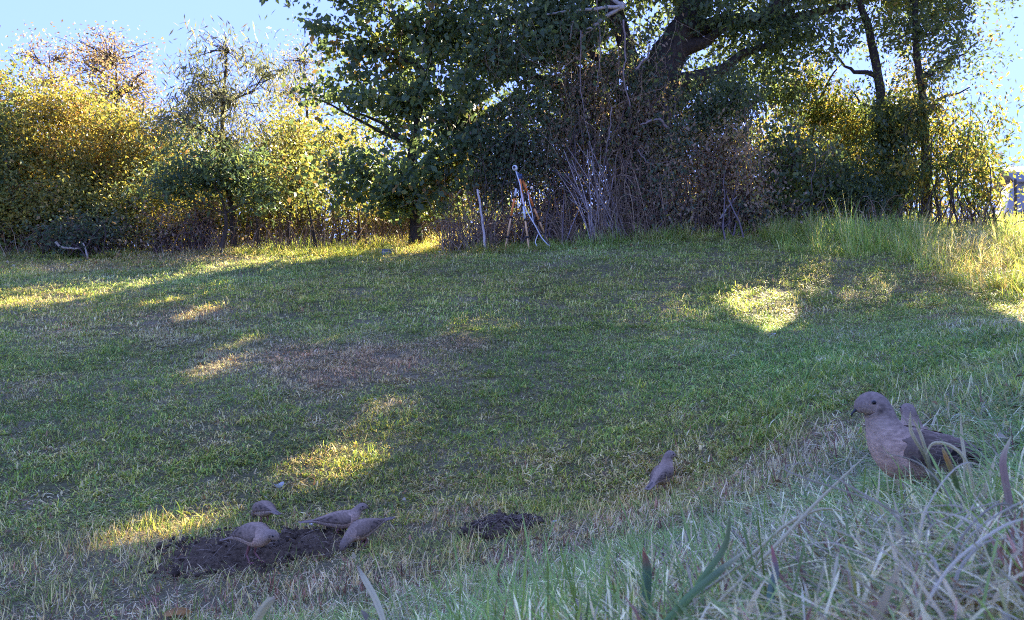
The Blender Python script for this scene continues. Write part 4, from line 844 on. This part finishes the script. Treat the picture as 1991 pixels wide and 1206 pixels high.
mb = MB(); mb.tube([L3(hd) + [.03, 0, 0], L3(hd) + [.14, .1, -.05]], [.01, .009], 8, BLK); mb.build('pan_handle', M_PLASTIC, tri)
mb = MB(); mb.tube([L3(hd) + [0, 0, -.06], L3(hd) + [0, 0, -.45]], [.016, .016], 8, BLK); mb.build('centre_column', M_PAINT, tri)
cc = U(1001, 327, 15.7)
camr = empty('security_camera', cc, 'small white rounded camera mounted on top of the orange tripod', 'camera')
mb = MB(); mb.ball((0, 0, 0), (.055, .075, .058), (.82, .81, .80), 18, 12); mb.build('housing', M_PLASTIC, camr)
mb = MB(); mb.tube([(-.012, -.066, .004), (-.012, -.082, .004)], [.028, .024], 14, (.015, .015, .02)); mb.build('lens', M_HORN, camr)
def cable(pts, Y, rad, label):
    P = [U(x, y, Yk) for (x, y), Yk in zip(pts, Y)]; P[-1][2] = max(P[-1][2], gz(P[-1][0], P[-1][1]) + .01); m_ = MB(); m_.tube(spline(P, 24), rad, 8, (.66, .66, .70)); return tag(m_.build('cable', M_PLASTIC, None, origin=P[0]), label, 'cable', 'white cables hanging from the tripod')
cable([(1003, 333), (1011, 360), (1016, 390), (1025, 412), (1040, 438), (1053, 462), (1068, 479)], (15.66, 15.55, 15.5, 15.45, 15.4, 15.4, 15.4), .010, 'long white cable hanging from the tripod head down to the lawn')
cable([(1026, 372), (1029, 392), (1034, 412), (1037, 432)], (15.75, 15.6, 15.5, 15.45), .007, 'short white cable loop running beside the longer cable')
cable([(1046, 456), (1041, 470), (1044, 479)], (15.42, 15.38, 15.36), .008, 'loose white cable end drooping onto the lawn')

# ------------------------------------------------------------------ soil mounds
def mound(outline, hgt, label, seed, pits=()):
    pts = np.array([hit(x, y) for x, y in outline]); c = pts.mean(0); base = np.array([c[0], c[1], gz(c[0], c[1])]); r = np.random.default_rng(seed)
    root = empty('soil_mound', base, label, 'mound', 'mounds of dug soil'); ang = np.arctan2(pts[:, 1] - c[1], pts[:, 0] - c[0]); o = np.argsort(ang); ang = ang[o]; rad = np.hypot(pts[:, 0] - c[0], pts[:, 1] - c[1])[o]
    NA, NRg = 90, 26; th = np.arange(NA) / NA * 6.283 - math.pi; R_ = np.interp(th, ang, rad, period=6.28318) * 1.06
    V = [[c[0], c[1], gz(c[0], c[1]) + hgt]]
    for k in range(1, NRg + 1):
        f = k / NRg; x = c[0] + np.cos(th) * R_ * f; y = c[1] + np.sin(th) * R_ * f
        z = gz(x, y) + hgt * (1 - f ** 1.6) ** 1.0 * (1 + .35 * noise2(x, y, 9, seed)) - .012 * (f > .98) + .006 * r.normal(size=NA) * (f < .97) + .012 * noise2(x, y, 34, seed + 1)
        for px_, py_, rr, dep in pits: z -= dep * np.exp(-((x - px_) ** 2 + ((y - py_) * 1.2) ** 2) / rr ** 2)
        V += np.stack([x, y, z], -1).tolist()
    q = [(1 + i * NA + k, 1 + i * NA + (k + 1) % NA, 1 + (i + 1) * NA + (k + 1) % NA, 1 + (i + 1) * NA + k) for i in range(NRg - 1) for k in range(NA)]; t = [(0, 1 + k, 1 + (k + 1) % NA) for k in range(NA)]
    V = np.array(V); m_ = MB(); m_.add(V, [f[::1] for f in q], t, (.135, .092, .058)); m_.build('heap', M_SOIL, root, True, origin=base)
    m_ = MB()
    for _ in range(420):
        p = V[r.integers(1, len(V))] + r.normal(size=3) * .004; s = .004 + .010 * r.random() ** 2; m_.ball(p, s * (.6 + r.random(3)), np.array((.125, .087, .06)) * (.6 + .9 * r.random()), 6, 4)
    for _ in range(130):
        a = r.random() * 6.283; k_ = int((a + math.pi) / 6.283 * NA) % NA; f = 1 + .2 * r.random() ** 2; x = c[0] + (V[1 + (NRg - 1) * NA + k_][0] - c[0]) * f; y = c[1] + (V[1 + (NRg - 1) * NA + k_][1] - c[1]) * f
        m_.ball((x, y, gz(x, y) + .012 + .015 * r.random()), (.004 + .009 * r.random() ** 2) * (.6 + r.random(3)), np.array((.12, .085, .058)) * (.6 + .9 * r.random()), 6, 4)
    for _ in range(240):
        p = V[r.integers(1, len(V))]; a = r.random() * 6.283; d = np.array([math.cos(a), math.sin(a), .25 * r.normal()]) * (.015 + .035 * r.random()); m_.tube([p - d + [0, 0, .005], p + [0, 0, .008], p + d + [0, 0, .004]], [.0014, .0016, .001], 3, np.array((.30, .22, .16)) * (.6 + .9 * r.random()), False)
    cl = m_.build('clod', M_SOIL, root, False, origin=base); cl['kind'] = 'stuff'
p1 = hit(545, 1068)
mound(BARE[0], .055, 'wide dark mound of dug soil under the standing dove', 3, [(p1[0], p1[1], .10, .06)])
mound(BARE[1], .045, 'small crumbly mound of dark soil away from the doves', 5)

# ------------------------------------------------------------------ single blades, stems and leaves close to the camera
def blade(pts, Y, w, cols, name, label, cat='grass', fold=.25, group=None, mt=None):
    P = np.array([U(x, y, Yk) for (x, y), Yk in zip(pts, Y)]); n = 18; S = spline(P, n); T = np.gradient(S, axis=0); T /= np.linalg.norm(T, axis=1)[:, None]
    view = S - np.array([0, 0, CZ]); view /= np.linalg.norm(view, axis=1)[:, None]; sd = np.cross(T, view); sd /= np.linalg.norm(sd, axis=1)[:, None] + 1e-9; nn = np.cross(sd, T)
    tt = np.linspace(0, 1, n); wd = w * np.clip(np.minimum(.75 + tt, 1) * np.clip((1.02 - tt) / .35, .04, 1) ** .7, 0, 1)
    V = []; C = []; cs = np.array([np.interp(tt, np.linspace(0, 1, len(cols)), [c[k] for c in cols]) for k in range(3)]).T
    for k in (-1, -.5, 0, .5, 1):
        V.append(S + sd * (wd * .5 * k)[:, None] + nn * (wd * fold * abs(k))[:, None]); C.append(cs * (.86 if k == 0 else 1))
    back = [S + sd * (wd * .5 * k)[:, None] + nn * (wd * fold * abs(k) - .0004)[:, None] for k in (-1, 1)]
    V = np.stack(V, 1).reshape(-1, 3); C = np.stack(C, 1).reshape(-1, 3)
    q = [(i * 5 + k, i * 5 + k + 1, i * 5 + k + 6, i * 5 + k + 5) for i in range(n - 1) for k in range(4)]; m_ = MB(); m_.add(V, q, None, C)
    return tag(m_.build(name, mt or M_STRAW, None, origin=P[0]), label, cat, group)
GR, BG, ST, RD = (.16, .25, .08), (.13, .21, .12), (.62, .52, .28), (.50, .13, .10)
blade([(1253, 1240), (1256, 1170), (1258, 1110), (1251, 1065)], (.80, .80, .80, .80), .0095, (BG, BG, BG, RD), 'grass_stalk', 'broad upright blue-green blade with a blunt red tip')
blade([(1355, 1215), (1420, 1150), (1510, 1060), (1600, 965), (1690, 880)], (.66, .72, .8, .9, 1.0), .0042, (ST, ST, ST, ST), 'straw_stem', 'long pale straw stem slanting up towards the close dove', fold=.5)
blade([(1340, 1170), (1450, 1090), (1530, 1020), (1600, 990), (1650, 1000)], (.75, .8, .86, .92, .95), .0038, ((.30,.28,.16), ST, ST, ST), 'straw_stem', 'bent straw stem running below the longest slanting stem', fold=.5)
blade([(1310, 1206), (1370, 1120), (1410, 1060), (1420, 1000)], (.72, .74, .78, .8), .006, (GR, GR, (.16, .20, .06), (.20, .22, .08)), 'grass_stalk', 'green blade leaning up beside the slanting straw stems')
blade([(1290, 1215), (1340, 1160), (1400, 1110), (1450, 1070)], (.6, .62, .66, .7), .006, (GR, GR, (.14,.2,.08), ST), 'grass_stalk', 'wide dark green blade leaning low across the bank')
blade([(1500, 1060), (1508, 1110), (1498, 1160), (1510, 1215)][::-1], (.62, .64, .66, .68), .006, (BG, BG, (.16, .16, .12), RD), 'grass_stalk', 'upright bluish blade with a dull red tip among the dead straw')
blade([(748, 1215), (730, 1165), (708, 1125), (695, 1100)], (1.1, 1.15, 1.2, 1.25), .009, (ST, ST, ST, (.30, .24, .16)), 'grass_stalk', 'pale dead blade leaning back at the bottom of the picture')
blade([(490, 1225), (505, 1195), (522, 1172), (535, 1163)], (1.0, 1.0, 1.0, 1.0), .011, (ST, ST, ST, (.45, .36, .25)), 'grass_stalk', 'out-of-focus pale straw tip at the bottom edge')
blade([(1830, 960), (1800, 890), (1772, 840), (1770, 800)], (.98, .99, 1.0, 1.0), .0045, ((.20,.20,.08), (.24,.22,.10), ST, ST), 'grass_stalk', 'thin yellowish stem crossing the wing of the close dove', fold=.5)
blade([(1815, 960), (1806, 900), (1790, 845), (1775, 815)], (.97, .98, .99, .99), .004, ((.18,.19,.07), (.22,.21,.10), ST, ST), 'grass_stalk', 'second thin stem crossing the close dove just before the first', fold=.5)
blade([(1872, 985), (1856, 930), (1840, 890), (1832, 870)], (.93, .93, .94, .94), .0055, (GR, (.12, .17, .05), (.45, .22, .05), ST), 'grass_stalk', 'green blade with an orange dying tip below the dove wing', fold=.4)
blade([(1900, 980), (1880, 900), (1850, 868), (1815, 862), (1800, 885)], (.92, .93, .94, .95, .95), .004, (ST, ST, ST, ST, ST), 'straw_stem', 'curled dry stem arching over the tail side of the close dove', fold=.5)
blade([(1960, 1080), (1962, 980), (1950, 900), (1965, 850)], (.8, .82, .84, .86), .007, ((.15,.17,.07), (.32,.22,.15), (.35,.20,.14), ST), 'grass_stalk', 'reddish-brown dry blade standing behind the dove tail')
blade([(1875, 1010), (1876, 900), (1870, 850), (1868, 805)], (1.0, 1.02, 1.04, 1.05), .004, ((.2,.2,.12), ST, ST, ST), 'grass_stalk', 'straight grey stem rising above the close dove tail', fold=.5)
blade([(1745, 1190), (1760, 1150), (1752, 1120), (1748, 1105)], (.6, .62, .64, .65), .013, ((.07,.14,.07), (.08,.15,.07), (.08,.15,.07), GR), 'grass_stalk', 'short broad green blade low in the straw below the close dove')
blade([(1840, 1190), (1870, 1160), (1905, 1130), (1920, 1105)], (.56, .58, .6, .62), .012, (GR, (.07,.14,.07), (.08,.15,.07), GR), 'grass_stalk', 'broad green blade tilted across the straw in the corner')
for k in range(64):                        # tangle of dead straw in the corner
    x0 = 1740 + 280 * r_.random(); y0 = 1240 - 150 * r_.random(); ln = 120 + 190 * r_.random(); a = 1.0 + .55 * r_.normal(); Y0 = .44 + .3 * r_.random() + (1240 - y0) * .0012; b_ = .5 * r_.normal()
    blade([(x0, y0), (x0 + ln * .4 * math.cos(a), y0 - ln * .45 * math.sin(a)), (x0 + ln * .8 * math.cos(a + b_), y0 - ln * .75 * math.sin(a)), (x0 + ln * math.cos(a + 2 * b_), y0 - ln * (.75 + .2 * r_.normal()) * math.sin(a))], (Y0, Y0 + .02, Y0 + .05, Y0 + .07), .0010 + .0016 * r_.random(), [np.array((.62, .53, .36)) * (.45 + .7 * r_.random())] * 4, 'straw_stem', 'pale dead straw stem lying in the tangle filling the bottom corner', fold=.3, group='dead straw stems in the corner')

def leaf(px, py, s, col, label, yaw, curl=.35, name='fallen_leaf', zo=.02):
    p = hit(px, py); p[2] = gz(p[0], p[1]) + zo; nu, nv = 9, 7; V = []; C = []
    for i in range(nu):
        u = i / (nu - 1) * 2 - 1
        for j in range(nv):
            v = j / (nv - 1) * 2 - 1; w = math.sqrt(max(0, 1 - abs(u) ** 2.2)) * (.62 - .12 * u) + .02
            V.append((u * s, v * w * s, s * curl * (u * u + .9 * v * v * w) + .04 * s * math.sin(u * 9 + v * 5))); C.append(np.array(col) * (.75 + .25 * abs(v)) * (1 if j != 3 else .8))
    V = np.array(V); ca, sa = math.cos(yaw), math.sin(yaw); V = V @ np.array([[ca, sa, 0], [-sa, ca, 0], [0, 0, 1]]); m_ = MB()
    m_.add(V, [(i * nv + j, i * nv + j + 1, (i + 1) * nv + j + 1, (i + 1) * nv + j) for i in range(nu - 1) for j in range(nv - 1)], None, np.array(C)); o = m_.build(name, M_STRAW, None); o.location = [float(x) for x in p]; return tag(o, label, 'leaf')
leaf(345, 1204, .05, (.50, .24, .06), 'large orange-brown fallen leaf cut by the bottom edge', .2, -.3, zo=.035)
leaf(543, 962, .035, (.62, .62, .62), 'crumpled whitish leaf standing in the grass behind the doves', 1.1, .9, zo=.035)
leaf(1504, 657, .03, (.75, .74, .70), 'tiny white leaf at the lower tip of the bright sun patch', .4, .5, zo=.03)
leaf(605, 1032, .014, (.75, .72, .66), 'tiny pale chip of leaf on the grass between the doves', 2, .3, zo=.03)
leaf(1078, 1028, .014, (.75, .74, .70), 'tiny white leaf chip lying beyond the small soil mound', 1, .3, zo=.03)

# small dead leaves caught in the turf
Vl, Cl = [], []
for _ in range(900):
    far = r_.random() < .6
    px, py = (1991 * r_.random(), 0) if far else (1991 * r_.random(), 520 + 560 * r_.random())
    if far: p = G(px, 14.8 + 3 * r_.random())
    else: p = hit(px, py)
    p[2] = gz(p[0], p[1]) + .015 + .03 * r_.random(); sz = (.009 + .013 * r_.random()) * (1 if not far else 2.2); d = r_.normal(size=3); d[2] *= .35; d /= np.linalg.norm(d); e = np.cross(d, r_.normal(size=3) * [1, 1, .3] + [0, 0, 1.]); e /= np.linalg.norm(e)
    Vl += [p - d * sz, p + e * sz * .55 + [0, 0, .006], p + d * sz, p - e * sz * .55 + [0, 0, .008]]; c = np.array([(.34, .20, .09), (.42, .30, .14), (.24, .15, .09), (.50, .42, .28)][r_.integers(0, 4)]); Cl += [c] * 4
o = link('fallen_leaves', npmesh('fallen_leaves', np.array(Vl), np.arange(len(Vl)).reshape(-1, 4), False, np.array(Cl)), None, M_STRAW); tag(o, 'small brown leaves scattered over the turf and the wood edge', kind='stuff')
